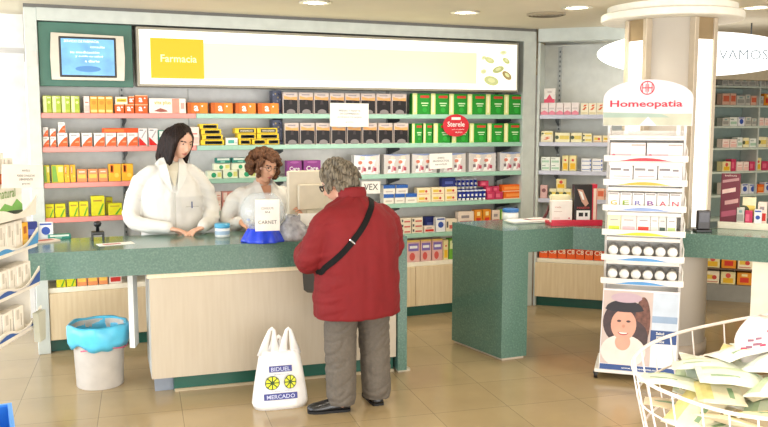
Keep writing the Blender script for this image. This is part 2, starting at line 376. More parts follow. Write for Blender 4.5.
def d_bigwhite(m,w,d,h):
    cbox(m,w,d,h,C_('#f3ece0')); fq(m,w,d,h,.62,.02,.82,.98,C_('#e99a86')); ftext(m,w,h,'vita plus',.36,.68,C_('#e5b83a'),tw=.45)
    fpoly(m,w,h,[(.12,.15),(.3,.35),(.46,.22),(.5,.12),(.3,.08)],C_('#a0584a')); fq(m,w,d,h,.86,.3,.96,.7,C_('#d8a79a'))
def d_wedge(m,w,d,h,c='#e2622c'):
    cbox(m,w,d,h,C_('#f0ebe6')); fpoly(m,w,h,[(.02,.03),(.98,.03),(.98,.72),(.72,.66),(.4,.45),(.12,.2)],C_(c)); fq(m,w,d,h,.12,.78,.7,.88,C_('#b9b4b4'))
    fpoly(m,w,h,[(.5,.3),(.9,.3),(.9,.42),(.6,.4)],C_('#f0a27a'),.0014)
def d_wedgered(m,w,d,h):
    cbox(m,w,d,h,C_('#efebe8')); fpoly(m,w,h,[(.02,.03),(.98,.03),(.02,.52)],C_('#d6201c')); fpoly(m,w,h,[(.3,.5),(.8,.9),(.88,.84),(.4,.44)],C_('#b9b2b4')); fq(m,w,d,h,.1,.86,.55,.93,C_('#8d8d92'))
def d_orangelong(m,w,d,h):
    cbox(m,w,d,h,C_('#e2531b')); fq(m,w,d,h,.05,.2,.6,.8,C_('#ef7b33'))
def d_packyellow(m,w,d,h):
    cbox(m,w,d,h,C_('#ecc92a')); fq(m,w,d,h,.18,.2,.92,.8,C_('#2c2b26')); fq(m,w,d,h,.24,.36,.86,.64,C_('#cfc6a6')); fq(m,w,d,h,.0,.0,1,.12,C_('#b59415'))
def d_tealflat(m,w,d,h):
    cbox(m,w,d,h,C_('#e9ece4')); fq(m,w,d,h,.2,.25,.7,.7,C_('#49a99a')); fq(m,w,d,h,.75,.2,.95,.4,C_('#c7d2cc'))
def d_tealdark(m,w,d,h):
    cbox(m,w,d,h,C_('#2f8a7a')); fq(m,w,d,h,.08,.55,.92,.95,C_('#dfe9df')); fq(m,w,d,h,.3,.1,.6,.4,C_('#8fc7b4'))
def d_greenwhite(m,w,d,h):
    cbox(m,w,d,h,C_('#e4ead2')); fcirc(m,w,h,.45,.45,h*.33,C_('#2e9c6c'),rz_=h*.33); fq(m,w,d,h,.7,.2,.96,.8,C_('#d6d67a'))
def d_stocking(m,w,d,h):
    cbox(m,w,d,h,C_('#cfc0ba')); fq(m,w,d,h,.03,.03,.97,.66,C_('#1c181b')); fpoly(m,w,h,[(.05,.68),(.95,.64),(.95,.8),(.5,.76),(.05,.84)],C_('#e2a868'),.0012)
    fcirc(m,w,h,.52,.08,w*.30,C_('#8b8484'),.0016,h*.14); fq(m,w,d,h,.2,.87,.75,.91,C_('#8e8590')); fpoly(m,w,h,[(.4,.45),(.62,.45),(.56,.66),(.46,.66)],C_('#3c3336'),.0014)
def d_mottled(m,w,d,h):
    cbox(m,w,d,h,C_('#565c74'))
    r = random.Random(5)
    for i in range(14): a,b = r.random()*.8, r.random()*.9; fq(m,w,d,h,a,b,a+.15,b+.07,C_(('#b7a26a','#8d93b0','#2c2f40')[i%3]))
def d_greenbox(m,w,d,h):
    cbox(m,w,d,h,C_('#23902c')); fq(m,w,d,h,.02,.0,.27,1,C_('#dfe39a')); fq(m,w,d,h,.10,.1,.19,.9,C_('#f3f0cc'),.0012); fq(m,w,d,h,.45,.78,.95,.9,C_('#c8402c')); fq(m,w,d,h,.5,.5,.9,.56,C_('#cfe8bc')); fq(m,w,d,h,.55,.4,.85,.44,C_('#cfe8bc')); fcirc(m,w,h,.7,.22,w*.13,C_('#2fa83a'))
def d_greenyel(m,w,d,h):
    cbox(m,w,d,h,C_('#d8c93c')); fpoly(m,w,h,[(.05,.05),(.5,.05),(.35,.95),(.05,.95)],C_('#7fb04a')); fq(m,w,d,h,.55,.6,.92,.9,C_('#efe39a'))
def d_yelor(m,w,d,h):
    cbox(m,w,d,h,C_('#edb52f')); fq(m,w,d,h,.12,.5,.42,.95,C_('#e8742c')); fq(m,w,d,h,.2,.55,.34,.9,C_('#f7e9c8')); fcirc(m,w,h,.65,.35,w*.2,C_('#f2d45a'))
def d_peach(m,w,d,h):
    cbox(m,w,d,h,C_('#ea9560')); fq(m,w,d,h,.1,.3,.9,.6,C_('#f3c85a')); fq(m,w,d,h,.2,.75,.8,.85,C_('#f3dcc4'))
def d_yelgreen(m,w,d,h):
    cbox(m,w,d,h,C_('#d9d41f')); fpoly(m,w,h,[(.45,.05),(.62,.05),(.95,.6),(.85,.62)],C_('#4fa02a')); fq(m,w,d,h,.15,.72,.8,.8,C_('#b08a2a'))
def d_doll(m,w,d,h):
    g = pm('#cfcac8',.15,.03,20,coat=.5); cbox(m,w,d,h,g); r = random.Random(int(w*1e4))
    for cx in (.28,.68):
        fcirc(m,w,h,cx+.05,.82,w*.09,C_('#ead9c4'),.0018,h*.08); fpoly(m,w,h,[(cx-.16,.05),(cx+.14,.05),(cx+.1,.5),(cx+.16,.74),(cx-.1,.74),(cx-.04,.45)],C_('#f1eeec'))
        fcirc(m,w,h,cx-.05,.6,w*.08,C_('#d6806a'),.002,h*.09); fpoly(m,w,h,[(cx-.02,.1),(cx+.06,.1),(cx+.13,.4),(cx+.04,.42)],C_('#d9a0a8'),.0016); fq(m,w,d,h,cx-.14,.24,cx-.04,.4,C_('#7a6a70'),.002)
        fq(m,w,d,h,cx+.08,.16,cx+.18,.34,C_('#b24a5c'),.0022)
    fpoly(m,w,h,[(.02,.98),(.5,.9),(.98,.98),(.98,1.0),(.02,1.0)],C_('#7f8fb8'))
def d_purple(m,w,d,h):
    cbox(m,w,d,h,C_('#8a3a86')); ftext(m,w,h,'Care',.5,.5,WHITE,tw=.7); fcirc(m,w,h,.5,.9,w*.3,C_('#a85aa0'),rz_=h*.08)
def d_pinkpack(m,w,d,h):
    cbox(m,w,d,h,C_('#d9938a')); fq(m,w,d,h,.08,.1,.35,.9,C_('#ecd8cf')); fq(m,w,d,h,.5,.3,.9,.6,C_('#c9706c'))
def d_bluetop(m,w,d,h):
    cbox(m,w,d,h,C_('#ece6da')); fq(m,w,d,h,0,.62,1,1,C_('#2f62b4')); m.quad((-w/2+.002,.002,h+.0006),(w/2-.002,.002,h+.0006),(w/2-.002,d-.002,h+.0006),(-w/2+.002,d-.002,h+.0006),C_('#3a6fc0')); fq(m,w,d,h,.2,.2,.8,.35,C_('#c9beb0'))
def d_creamred(m,w,d,h):
    cbox(m,w,d,h,C_('#efe0bd')); fq(m,w,d,h,.12,.35,.55,.7,C_('#e3c04a')); fcirc(m,w,h,.66,.5,h*.18,C_('#c9483a')); fq(m,w,d,h,.1,.1,.9,.18,C_('#d0876a'))
def d_crimson(m,w,d,h):
    cbox(m,w,d,h,C_('#c53a5e')); fq(m,w,d,h,.1,.25,.6,.75,C_('#dd6a84'))
def d_orangeflat(m,w,d,h):
    cbox(m,w,d,h,C_('#ea6a1c')); fq(m,w,d,h,.1,.3,.9,.7,C_('#f59a4a')); fq(m,w,d,h,.0,.0,1,.1,C_('#f3d9b8'))
def d_darkblue(m,w,d,h): cbox(m,w,d,h,C_('#2a3478')); fq(m,w,d,h,.2,.3,.8,.6,C_('#5a68b0'))
def d_redwhite(m,w,d,h): cbox(m,w,d,h,C_('#ead9cc')); fq(m,w,d,h,.1,.15,.9,.5,C_('#c8342c')); fq(m,w,d,h,.2,.65,.7,.8,C_('#9a8f90'))
def d_creamstripe(m,w,d,h): cbox(m,w,d,h,C_('#e8dcc6')); fq(m,w,d,h,.3,.2,.9,.5,C_('#c9645a')); fq(m,w,d,h,.05,.3,.2,.8,C_('#5c5a5c'))
def d_bluewhite(m,w,d,h): cbox(m,w,d,h,C_('#e6e6ea')); fcirc(m,w,h,.5,.5,min(w,h)*.3,C_('#3a56a8')); fq(m,w,d,h,.1,.85,.9,.95,C_('#3a56a8'))
def d_yelred(m,w,d,h): cbox(m,w,d,h,C_('#e4912a')); fq(m,w,d,h,.2,.2,.8,.6,C_('#d23a2a')); fq(m,w,d,h,.3,.7,.7,.9,C_('#f4dfa0'))
def d_leaf(m,w,d,h): cbox(m,w,d,h,C_('#6fae3a')); fq(m,w,d,h,.1,.5,.9,.9,C_('#dfe6b0'))
def d_fruit(m,w,d,h):
    cbox(m,w,d,h,C_('#dcb0a8')); fq(m,w,d,h,.1,.5,.9,.85,C_('#7c6bb0')); fq(m,w,d,h,.2,.62,.8,.74,WHITE,.0014); fcirc(m,w,h,.4,.25,w*.22,C_('#cf5a52'),rz_=h*.18); fq(m,w,d,h,0,.92,1,1,C_('#e9c86a'))
def d_soft(m,w,d,h): cbox(m,w,d,h,C_('#efe2df')); fq(m,w,d,h,0,0,1,.2,C_('#e88a9c')); fq(m,w,d,h,.1,.5,.8,.58,C_('#cfc3c0')); fpoly(m,w,h,[(.0,.2),(.5,.36),(1,.2)],C_('#e88a9c'))
def d_sbox(m,w,d,h): cbox(m,w,d,h,C_('#f0e6cc')); fpoly(m,w,h,[(.2,.4),(.5,.4),(.8,.65),(.55,.65)],C_('#e2622c')); fpoly(m,w,h,[(.3,.7),(.55,.7),(.85,.85),(.5,.85)],C_('#e2622c')); fq(m,w,d,h,.1,.08,.9,.2,C_('#dfd0a0'))
def d_creamyel(m,w,d,h): cbox(m,w,d,h,C_('#efe7c0')); fq(m,w,d,h,.3,.3,.95,.7,C_('#e6cf6a')); fcirc(m,w,h,.12,.5,h*.2,C_('#54604a'))
def d_whitegreen(m,w,d,h): cbox(m,w,d,h,C_('#e8ece4')); fq(m,w,d,h,.1,.2,.9,.5,C_('#a9c9b0')); fq(m,w,d,h,.1,.7,.5,.8,C_('#8a9a92'))
def d_yelbox(m,w,d,h): cbox(m,w,d,h,C_('#e8d9a0')); fq(m,w,d,h,.15,.1,.85,.5,C_('#e6b42c')); fcirc(m,w,h,.5,.7,w*.18,C_('#d6564a'))
def d_blueline(m,w,d,h): cbox(m,w,d,h,C_('#eceaea')); fq(m,w,d,h,.05,.3,.8,.5,C_('#8a9cc8')); fq(m,w,d,h,.85,.2,.97,.8,C_('#5a6fb0'))
def d_blush(m,w,d,h): cbox(m,w,d,h,C_('#d8b0ac')); fcirc(m,w,h,.5,.6,w*.3,C_('#8a5a5c'))
def d_redlet(m,w,d,h): cbox(m,w,d,h,C_('#d2441f')); ftext(m,w,h,'C8',.5,.42,C_('#f3e3cc'),th=.26); fq(m,w,d,h,.02,.0,.98,.3,C_('#e8632c'))
def d_grey(m,w,d,h): cbox(m,w,d,h,C_('#c9c6bc')); fq(m,w,d,h,.1,.2,.9,.6,C_('#9c9c94')); fq(m,w,d,h,.3,.7,.7,.85,C_('#7fa3a0'))
def d_pastel(m,w,d,h): cbox(m,w,d,h,C_('#e4b8a0')); fq(m,w,d,h,.1,.3,.9,.8,C_('#d66a4c'))
def tube_item(m,w,d,h):
    c = C_('#2b3fa4',.3); m.lathe([(w*.30,0),(w*.32,.004),(w*.32,h*.22)],(0,w*.5,0),WHITE,14)
    m.loft([[(w*.44*math.cos(a)*1.0, w*.5+w*(.30*(1-t)+.03*0)*math.sin(a), h*(.22+.70*t)) for a in [2*PI*i/14 for i in range(14)]] for t in (0,.5,1)], c)
    m.lathe([(w*.42,h*.86),(w*.46,h*.9),(w*.46,h*.99),(w*.30,h)],(0,w*.5,0),pm('#dfe4f0',.4),14)
    m.quad((-w*.25,w*.17,h*.4),(w*.25,w*.17,h*.4),(w*.2,w*.22,h*.62),(-w*.2,w*.22,h*.62),WHITE)
def bottle_dark(m,w,d,h): m.lathe([(w*.42,0),(w*.48,.004),(w*.48,h*.6),(w*.2,h*.75),(w*.2,h*.85),(w*.26,h*.86),(w*.26,h)],(0,w*.5,0),BLACK,16); m.lathe([(w*.485,h*.15),(w*.485,h*.5)],(0,w*.5,0),pm('#8a8a88',.5),16,cap=False)
def bottle_pink(m,w,d,h): cbox(m,w,d,h,C_('#ece4dd')); fq(m,w,d,h,0,0,1,.25,C_('#e2526c')); fpoly(m,w,h,[(.2,.25),(.8,.25),(.5,.6)],C_('#e2526c')); fq(m,w,d,h,.3,.7,.7,.8,C_('#c9b8b4'))

def item(design, w, h, d, name, label, cat, loc, rz, group=None, jit=0):
    key = (design.__name__, round(w,3), round(h,3), round(d,3))
    if key not in _PM: m = MB(); design(m,w,d,h); _PM[key] = m.mesh(name)
    o = link(name, _PM[key], None, loc, rz+jit)
    return tag(o, label, cat, group)
def row(pl, z, spans, h, d, design, desc, where, group, name='medicine_box', cat='box', back=0, z0=0, single=False, gap=.004):
    """spans in photo columns; each item stands on the shelf at z"""
    n = len(spans)
    for i,(a,b) in enumerate(spans):
        zz = z+.004+z0; s0, s1 = pl.s(a, zz+h/2), pl.s(b, zz+h/2); w = round(max(.012, s1-s0-gap)*250)/250
        dd = d
        c = pl.at((s0+s1)/2, zz, back)
        lab = desc if n == 1 else '%s, %s of %s from the left %s' % (desc, ORD[i] if i < 14 else str(i+1)+'th', 'two three four five six seven eight nine ten eleven twelve thirteen fourteen'.split()[n-2] if n<15 else str(n), where)
        if n == 1: lab = desc + ' ' + (where or '')
        item(design, w, h, dd, name, lab.strip(), cat, c, pl.rz, group)
def span(a, b, n): return [(a+(b-a)*i/n, a+(b-a)*(i+1)/n) for i in range(n)]
B = 'medicine_box'
# ---- top shelf
S = SZ[0]
row(P1,S,span(42.5,80,4),.125,.06,d_lime,'lime green herbal box','on the top shelf','lime boxes on the top shelf')
row(P1,S,[(83.5,90)],.125,.06,d_pinkwhite,'narrow pinkish white box','between lime green and amber boxes',None)
row(P1,S,span(90,113,3),.125,.06,d_amber,'amber yellow box','under the wall screen','amber boxes under the screen')
row(P1,S,[(114.5,124.5),(124.7,134.5),(135,148)],.068,.07,d_aoranges,'orange box with white letter a','in the lower layer',"stacked orange letter boxes")
row(P1,S,[(115,128)],.055,.07,d_whiteyellow,'white and yellow box lying on orange letter boxes','',None,z0=.068)
row(P1,S,[(128.3,134.7)],.060,.07,d_aoranges,'narrow orange letter box in upper layer beside white yellow box','',None,z0=.068)
row(P1,S,[(135,148)],.068,.07,d_aoranges,'orange letter box topping the right end of the two layer stack','',None,z0=.068)
row(P1,S,[(149,186)],.115,.07,d_bigwhite,'wide white box with salmon band and yellow word','on the top shelf',None)
row(P1,S,[(187.5,208),(211,233),(235.5,256),(258,279)],.085,.10,d_aorange,'wide orange letter box','on the mint shelf','wide orange letter boxes')
row(P1B,S,[(272.5,282)],.19,.10,d_mottled,'dark mottled pack','beside top row of stocking packs',None)
row(P1,S,[(283+15.55*i,298+15.55*i) for i in range(8)],.175,.03,d_stocking,'black and tan stocking pack','on the top shelf','stocking packs on the top shelf','stocking_pack','pack')
row(P1,S,span(412,522,6),.182,.06,d_greenbox,'tall green box with cream stripe','on the top shelf','green boxes on the top shelf')
# ---- second shelf
S = SZ[1]
row(P1,S,[(42.5,49.5),(50,56.5)],.075,.06,d_wedge,'small white and orange box','at the lower left corner','small wedge boxes')
row(P1,S,[(42.5,48.5)],.07,.06,d_wedge,'small white and orange box stacked against the end post','',None,z0=.075)
row(P1,S,[(49.5,56)],.06,.06,d_wedge,'small white and orange box on top of second stack','',None,z0=.075)
row(P1,S,[(57.3,68),(69.3,80.2),(81.5,92.5),(94,105),(105.5,116.5),(117,127),(127.3,138)],.102,.06,d_wedge,'white box with orange swoosh','on second shelf','orange swoosh boxes')
row(P1,S,[(58,65.5)],.08,.05,d_wedge,'white and orange box standing alone on top of a swoosh box','',None,z0=.102)
row(P1,S,[(102,138.5)],.035,.06,d_orangelong,'long flat bright orange box lying across the swoosh boxes','',None,z0=.102)
row(P1,S,[(138.5,147.5),(148.5,158)],.135,.06,d_wedgered,'white box with red corner','behind the dark haired assistant','red corner boxes')
row(P1,S,[(158.3,168)],.12,.06,d_tealdark,'teal box mostly hidden by the dark haired assistant','',None)
row(P1,S,[(190,199.5)],.145,.06,d_pinkwhite,'tall whitish box right of the dark haired assistant','',None)
for k,(a,b) in enumerate(((200.5,224.5),(202,223),(201,221.5),(199.5,218.5))):
    row(P1,S,[(a,b)],.042,.10,d_packyellow,'flat yellow and black box %s in the left stack' % ('at the bottom','second from the bottom','third from the bottom','at the top')[k],'',None,z0=.042*k)
row(P1,S,[(225.5,238)],.058,.08,d_tealflat,'flat white box with teal label between yellow stacks','',None)
for k,sp in enumerate(([(238.5,251),(252,266),(266.3,279.5)],[(237.5,256),(257,279)],[(229.5,234.5),(235,256),(257,277.5)])):
    if k == 2: row(P1,S,[(235,256),(257,277.5)],.045,.10,d_packyellow,'flat yellow and black box','in the top layer','right hand yellow and black stack',z0=.09)
    else: row(P1,S,sp,.045,.10,d_packyellow,'flat yellow and black box',('in the lowest layer','in the middle layer')[k],'right hand yellow and black stack',z0=.045*k)
row(P1B,S,[(272.5,283)],.20,.10,d_mottled,'dark mottled pack','beside lower row of stocking packs',None)
row(P1,S,[(284.5+15.6*i,299.3+15.6*i) for i in range(8)],.175,.03,d_stocking,'black and tan stocking pack','on the second shelf','stocking packs on the second shelf','stocking_pack','pack')
row(P1,S,[(411.7,422.5),(423,432.5),(433,450.5),(451.5,468.5),(469,486.5),(487,503),(503.5,520)],.170,.06,d_greenbox,'green box with cream stripe','on the second shelf','green boxes on the second shelf')
# ---- third shelf
S = SZ[2]
row(P1,S,[(43.5,50),(51.5,64)],.13,.06,d_greenyel,'green and yellow box','on the third shelf','green and yellow boxes')
row(P1,S,[(64,70),(70,76)],.13,.06,d_yelor,'narrow yellow orange box','on third shelf','narrow yellow orange boxes')
row(P1,S,[(77,87),(88,98),(98.3,108)],.095,.06,d_peach,'low peach coloured box','on third shelf','peach boxes')
row(P1,S,[(108.5,121),(121.5,133.5)],.13,.06,d_yelor,'wide yellow orange box','near dark haired assistant','wide yellow orange boxes')
row(P1,S,[(207,222)],.06,.07,d_greenwhite,'green white pack lowest and nearest the dark haired assistant','',None)
row(P1,S,[(223,238),(239,256)],.065,.07,d_greenwhite,'low green and white pack','in bottom layer','green and white packs')
row(P1,S,[(214,231),(232,252)],.05,.07,d_greenwhite,'pale green pack','in middle layer','pale green packs',z0=.066,back=.02)
row(P1,S,[(217,232),(233,252)],.04,.07,d_tealdark,'teal pack','in the top layer','teal packs',z0=.12,back=.04)
row(P1,S,[(287,302),(303.5,321)],.13,.07,d_purple,'purple pack with white word','above the monitor','purple packs','purple_pack','pack')
row(P1,S,[(354,380),(384,410),(412,437),(440,466),(469,496),(500,524.5)],.170,.07,d_doll,'clear bag with printed child figures','on third shelf','clear bags with printed figures','printed_bag','bag')
# ---- fourth shelf
S = SZ[3]
row(P1,S,[(45,54.6),(54.8,66)],.10,.06,d_yelgreen,'yellow box with green stroke','beside end post','leftmost yellow green pair')
row(P1,S,[(69,78.8),(79,88.7)],.112,.06,d_yelgreen,'yellow box with green stroke','in the middle pair','middle yellow green pair')
row(P1,S,[(91,105)],.150,.06,d_yelgreen,'tallest yellow box with green stroke','on the fourth shelf',None)
row(P1B,S,[(105.5,113)],.13,.06,d_yelgreen,'shaded yellow box set back behind the tallest one','',None)
row(P1,S,[(108,122.5)],.09,.06,d_yelgreen,'low yellow box by the sleeve of the dark haired assistant','',None)
for k in range(2):
    row(P1,S,[(216,221.5)],.075,.06,d_pinkwhite,'pale pink pack in %s layer between the assistants' % ('bottom','upper')[k],'',None,z0=.076*k)
    row(P1,S,[(222,236.5)],.075,.07,d_pinkpack,'salmon pink pack in %s layer between the assistants' % ('bottom','upper')[k],'',None,z0=.076*k)
row(P1,S,[(383.5,394),(394.5,405),(405.5,417)],.082,.08,d_bluetop,'blue topped white box','in lower layer','lower blue topped boxes')
row(P1,S,[(384,396.5),(397,409)],.078,.08,d_bluetop,'blue topped white box','in upper layer','upper blue topped boxes',z0=.082,back=.02)
for k in range(2): row(P1,S,[(417,431),(431.3,444.8),(445,457.5)],.064,.07,d_creamred,'cream box with yellow label',('in lower layer','in upper layer')[k],'cream boxes with yellow labels',z0=.064*k)
row(P1,S,span(458.5,487,7),.093,.04,tube_item,'upright blue tube','in front row','front blue tubes','cream_tube','tube',gap=.001)
row(P1,S,span(457,481.5,6),.093,.04,tube_item,'upright blue tube','in raised row','raised blue tubes','cream_tube','tube',z0=.100,back=.06,gap=.001)
row(P1,S,[(457,487)],.100,.04,d_darkblue,'dark blue box carrying the raised blue tubes','',None,back=.055)
row(P1,S,[(443,457)],.08,.06,d_darkblue,'dark blue box beside the raised tubes','',None,z0=.129,back=.02)
row(P1,S,[(487.3,495),(495.2,503)],.068,.06,d_crimson,'crimson box','in bottom layer','bottom crimson boxes')
row(P1,S,[(486.5,493.5),(493.7,500)],.05,.06,d_crimson,'crimson box','in middle layer','middle crimson boxes',z0=.068,back=.01)
row(P1,S,[(481.5,490)],.05,.06,d_crimson,'crimson box on the very top of its stack','',None,z0=.12,back=.02)
row(P1,S,[(503.5,528.5)],.068,.06,d_orangeflat,'lower flat bright orange box','by the corner post',None)
row(P1,S,[(502,523)],.062,.06,d_orangeflat,'upper flat bright orange box','by the corner post',None,z0=.068)
# ---- fifth shelf
S = SZ[4]
for k in range(3): row(P1,S,[(401,411.5),(412,423)],.045,.07,d_creamstripe,'flat cream box with red print',('in bottom layer','in middle layer','in top layer')[k],'cream boxes beside the customer',z0=.045*k)
row(P1,S,[(424,435)],.055,.06,d_redwhite,'small red and white box right of cream stack','',None)
row(P1B,S,[(425,435)],.13,.06,d_darkblue,'navy box behind small red white box','',None)
row(P1,S,[(436,445.5)],.125,.06,d_bluewhite,'white box with blue disc','on the lowest shelf',None)
row(P1,S,[(446,457)],.11,.06,d_creamstripe,'cream upright box at counter end','',None)
row(P1,S,[(458,474),(492,500)],.17,.06,d_redwhite,'red and white box','on lowest shelf','red and white boxes')
row(P1,S,[(474.5,482.5),(483,491)],.18,.06,d_yelred,'orange and red box','on the lowest shelf','orange and red boxes')
row(P1,S,[(500.5,508),(508.3,514)],.17,.06,d_leaf,'green leaf coloured box','on the lowest shelf','green boxes on the lowest shelf')
row(P1,S,[(514.5,520)],.19,.06,bottle_dark,'black bottle near the corner post','',None,'bottle','bottle')
row(P1,S,[(100,112),(112.5,122)],.07,.07,d_grey,'low grey box','behind counter left of assistant','grey boxes on the lowest shelf')
row(P1,S,[(124,138)],.06,.07,d_creamyel,'flat cream box behind assistant','',None)
# ---- above the cabinets
S = .485
row(P1,S,[(407,420),(420.5,431.5),(432,443)],.195,.07,d_fruit,'pink and violet fruit pictured box','above the low cabinet','fruit boxes')
row(P1,S,[(443.3,448.5)],.18,.07,d_yelbox,'narrow yellow box right of the fruit boxes','',None)
row(P1,S,[(449,455.5)],.19,.07,d_leaf,'narrow green box right of the fruit boxes','',None)
row(P1,S,[(56,66),(66.5,76)],.10,.07,d_yelgreen,'yellow box','under the counter','yellow boxes under the counter')
row(P1,S,[(77,87),(87.5,98),(98.5,108)],.10,.07,d_peach,'orange and white box','under the counter','orange boxes under the counter')
row(P1,S,[(109,122)],.10,.07,d_redwhite,'red white box under the counter','',None)
# ---- diagonal shelving
S = SZ[0]
row(P2,S,span(540.5,579,5),.110,.07,d_soft,'white box with pink base','on top diagonal shelf','white and pink boxes')
row(P2,S,[(544,555)],.13,.05,bottle_pink,'upright white and pink box standing on the pink based boxes','',None,z0=.110)
row(P2,S,span(580.5,604.5,3),.105,.07,d_sbox,'white box with orange stroke','on top diagonal shelf','orange stroke boxes')
row(P2,S,span(605.5,621,2),.10,.07,d_yelor,'yellow orange box','behind the display header','yellow orange boxes behind header')
S = SZ[1]
row(P2,S,[(540.5,553)],.055,.07,d_sbox,'flat white and orange box','at left end',None)
row(P2,S,[(541,553)],.045,.07,d_creamyel,'cream box on flat white and orange box','',None,z0=.055)
row(P2,S,[(555,570),(571,582)],.085,.07,d_creamyel,'cream yellow box','on second diagonal shelf','cream yellow boxes')
for k in range(2): row(P2,S,[(582.5,592)],.04,.07,d_creamyel,'small yellow label box %s of its pair'%('bottom','top')[k],'',None,z0=.04*k)
row(P2,S,[(593,602),(602.5,612)],.062,.07,d_creamred,'low cream box','behind the display rack','low cream boxes')
S = SZ[2]
for k in range(2): row(P2,S,[(541,550),(550.5,560)],.062,.07,d_whitegreen,'white and pale green box',('in lower layer','in upper layer')[k],'pale green boxes',z0=.062*k)
row(P2,S,[(562,568.5),(569,576.5)],.14,.07,d_yelbox,'yellow cream upright box','on third diagonal shelf','yellow cream boxes')
for k in range(3): row(P2,S,[(581,591.5),(592,603)],.038,.07,d_blueline,'flat white box with blue line',('in lowest layer','in middle layer','in top layer')[k],'blue line boxes',z0=.038*k)
S = SZ[3]
row(P2,S,[(540,547.5)],.12,.06,d_blush,'blush box by the corner post','',None)
row(P2,S,span(549,571,3),.09,.07,d_creamyel,'cream box','behind white counter box','cream boxes on fourth diagonal shelf')
row(P2,S,[(556,566)],.09,.06,d_yelbox,'yellow cream box standing on cream boxes','',None,z0=.09)
row(P2,S,span(597,612,2),.10,.07,d_pastel,'orange box','beside the display rack','orange boxes behind rack')
S = .45
row(P2,S,span(539,612,8),.16,.08,d_redlet,'orange red box','above diagonal cabinet','orange red boxes')

# ---- signs on the shelves
def card(name, label, c, w, h, lines, xd=(1,0,0), tilt=0, mat=PAPER, cat='sign', ink=INK, group=None):
    m = MB(); m.bbox(-w/2,0,-h/2,w/2,.002,h/2,mat,.0005)
    for tx,z,tw,th in lines: m.text(tx,(0,-.0006,z*h),(1,0,0),(0,0,1),ink,h=th*h,w=tw*w,off=.0006)
    o = m.build(name); o.location = c; o.rotation_euler = (0,tilt,math.atan2(xd[1],xd[0])); return tag(o,label,cat,group)
yc = YF-.0045
card('paper_notice','white paper notice taped over the two rows of stocking packs', ony(349.5,115,yc), .345,.195, [('MEDIAS Y PANTYS',.18,.55,.07),('DE COMPRESION',.05,.5,.07),('CONSULTE AQUI',-.1,.62,.07),('gracias',-.3,.2,.06)], tilt=.01)
card('paper_notice','white paper notice on the third shelf before the clear bags', ony(441,161,yc), .225,.135, [('OFERTA',.2,.3,.12),('PRODUCTOS',0,.7,.12),('INFANTILES',-.22,.5,.1)], tilt=-.03)
card('paper_notice','white card with large dark letters EX above the customer shoulder', ony(371,187.5,yc), .17,.105, [('VEX',.05,.75,.5)], tilt=.02)
m = MB(); n = 28
c = ony(456,125.5,YF-.0065)
pts = [(.130*math.cos(2*PI*i/n), .098*math.sin(2*PI*i/n)) for i in range(n)]
m.loft([[(x,0,z) for x,z in pts],[(x,.004,z) for x,z in pts]], pm('#c81e30',.35), True, False)
m.text('Sterele',(0,-.0006,.012),(1,0,0),(0,0,1),WHITE,w=.17,h=.045,bold=.01); m.bbox(-.045,-.001,.05,.045,0,.072,PAPER,.0003)
m.text('para el cabello',(.02,-.0006,-.035),(1,0,0),(0,0,1),WHITE,w=.12,h=.012); m.text('NUEVO',(.03,-.0006,-.06),(1,0,0),(0,0,1),WHITE,w=.07,h=.012)
o = m.build('shelf_talker'); o.location = c; tag(o,'red oval shelf sign with white lettering before green boxes','sign')

# ---- far shelving beyond the column
FY = 10.0
XF0 = ony(716,100,FY).x
t = thing('shelving_unit','distant tall shelving full of mixed boxes, seen right of the column','shelves',(XF0-.6,FY,0))
FL = 3.0; FZ = [2.28,1.98,1.655,1.315,.945,.575,.2]
m = MB(); m.box(0,.35,0,FL,.37,2.5,pm('#9fb0a8',.6)); m.box(0,0,2.47,FL,.37,2.53,FRAME); m.build('back_panel',t)
for z in FZ: m = MB(); m.box(0,.0,z-.03,FL,.35,z,pm('#c9d4c8',.4)); m.build('shelf',t)
for x in (0,FL/2,FL-.03): m = MB(); m.box(x,.005,0,x+.03,.34,2.5,FRAME); m.build('side_panel',t)
PF = Plane((0,FY,0),(1,0,0),.03)
rnd = random.Random(21)
pal = {0:([d_grey]*6,.14),1:([d_grey,d_grey,d_pastel,d_pastel,d_pastel,d_yelred],.2),2:([d_grey,d_whitegreen,d_bluewhite,d_grey,d_pinkwhite],.17),3:([d_creamyel,d_whitegreen,d_pinkwhite,d_creamred],.17),
       4:([d_leaf,d_yelbox,d_pinkwhite,d_crimson,d_lime],.2),5:([d_darkblue,d_yelbox,d_orangeflat,d_bluewhite,d_redwhite],.19),6:([d_crimson,d_redwhite,d_redwhite,d_crimson],.2)}
CN = {'d_grey':'grey','d_pastel':'orange','d_yelred':'orange red','d_whitegreen':'pale green','d_bluewhite':'blue and white','d_pinkwhite':'pale pink','d_creamyel':'cream','d_creamred':'cream','d_leaf':'green','d_yelbox':'yellow','d_crimson':'crimson','d_lime':'lime','d_darkblue':'dark blue','d_orangeflat':'orange','d_redwhite':'red and white'}
for k,z in enumerate(FZ[:6]):
    ds, hh = pal[k if k < 4 else k]; u = 722.5; i = 0
    while u < 768 and i < 9:
        du = rnd.uniform(4.5,8.5); dsg = rnd.choice(ds); h = hh*rnd.uniform(.7,1)
        row(PF,z,[(u,u+du)],h,.12,dsg,'%s box, %s from the left on the %s far shelf' % (CN[dsg.__name__],ORD[i],ORD[k]),'','boxes on the far shelving')
        if k in (1,2) and rnd.random() < .5 and h < .14: pass
        u += du+.5; i += 1

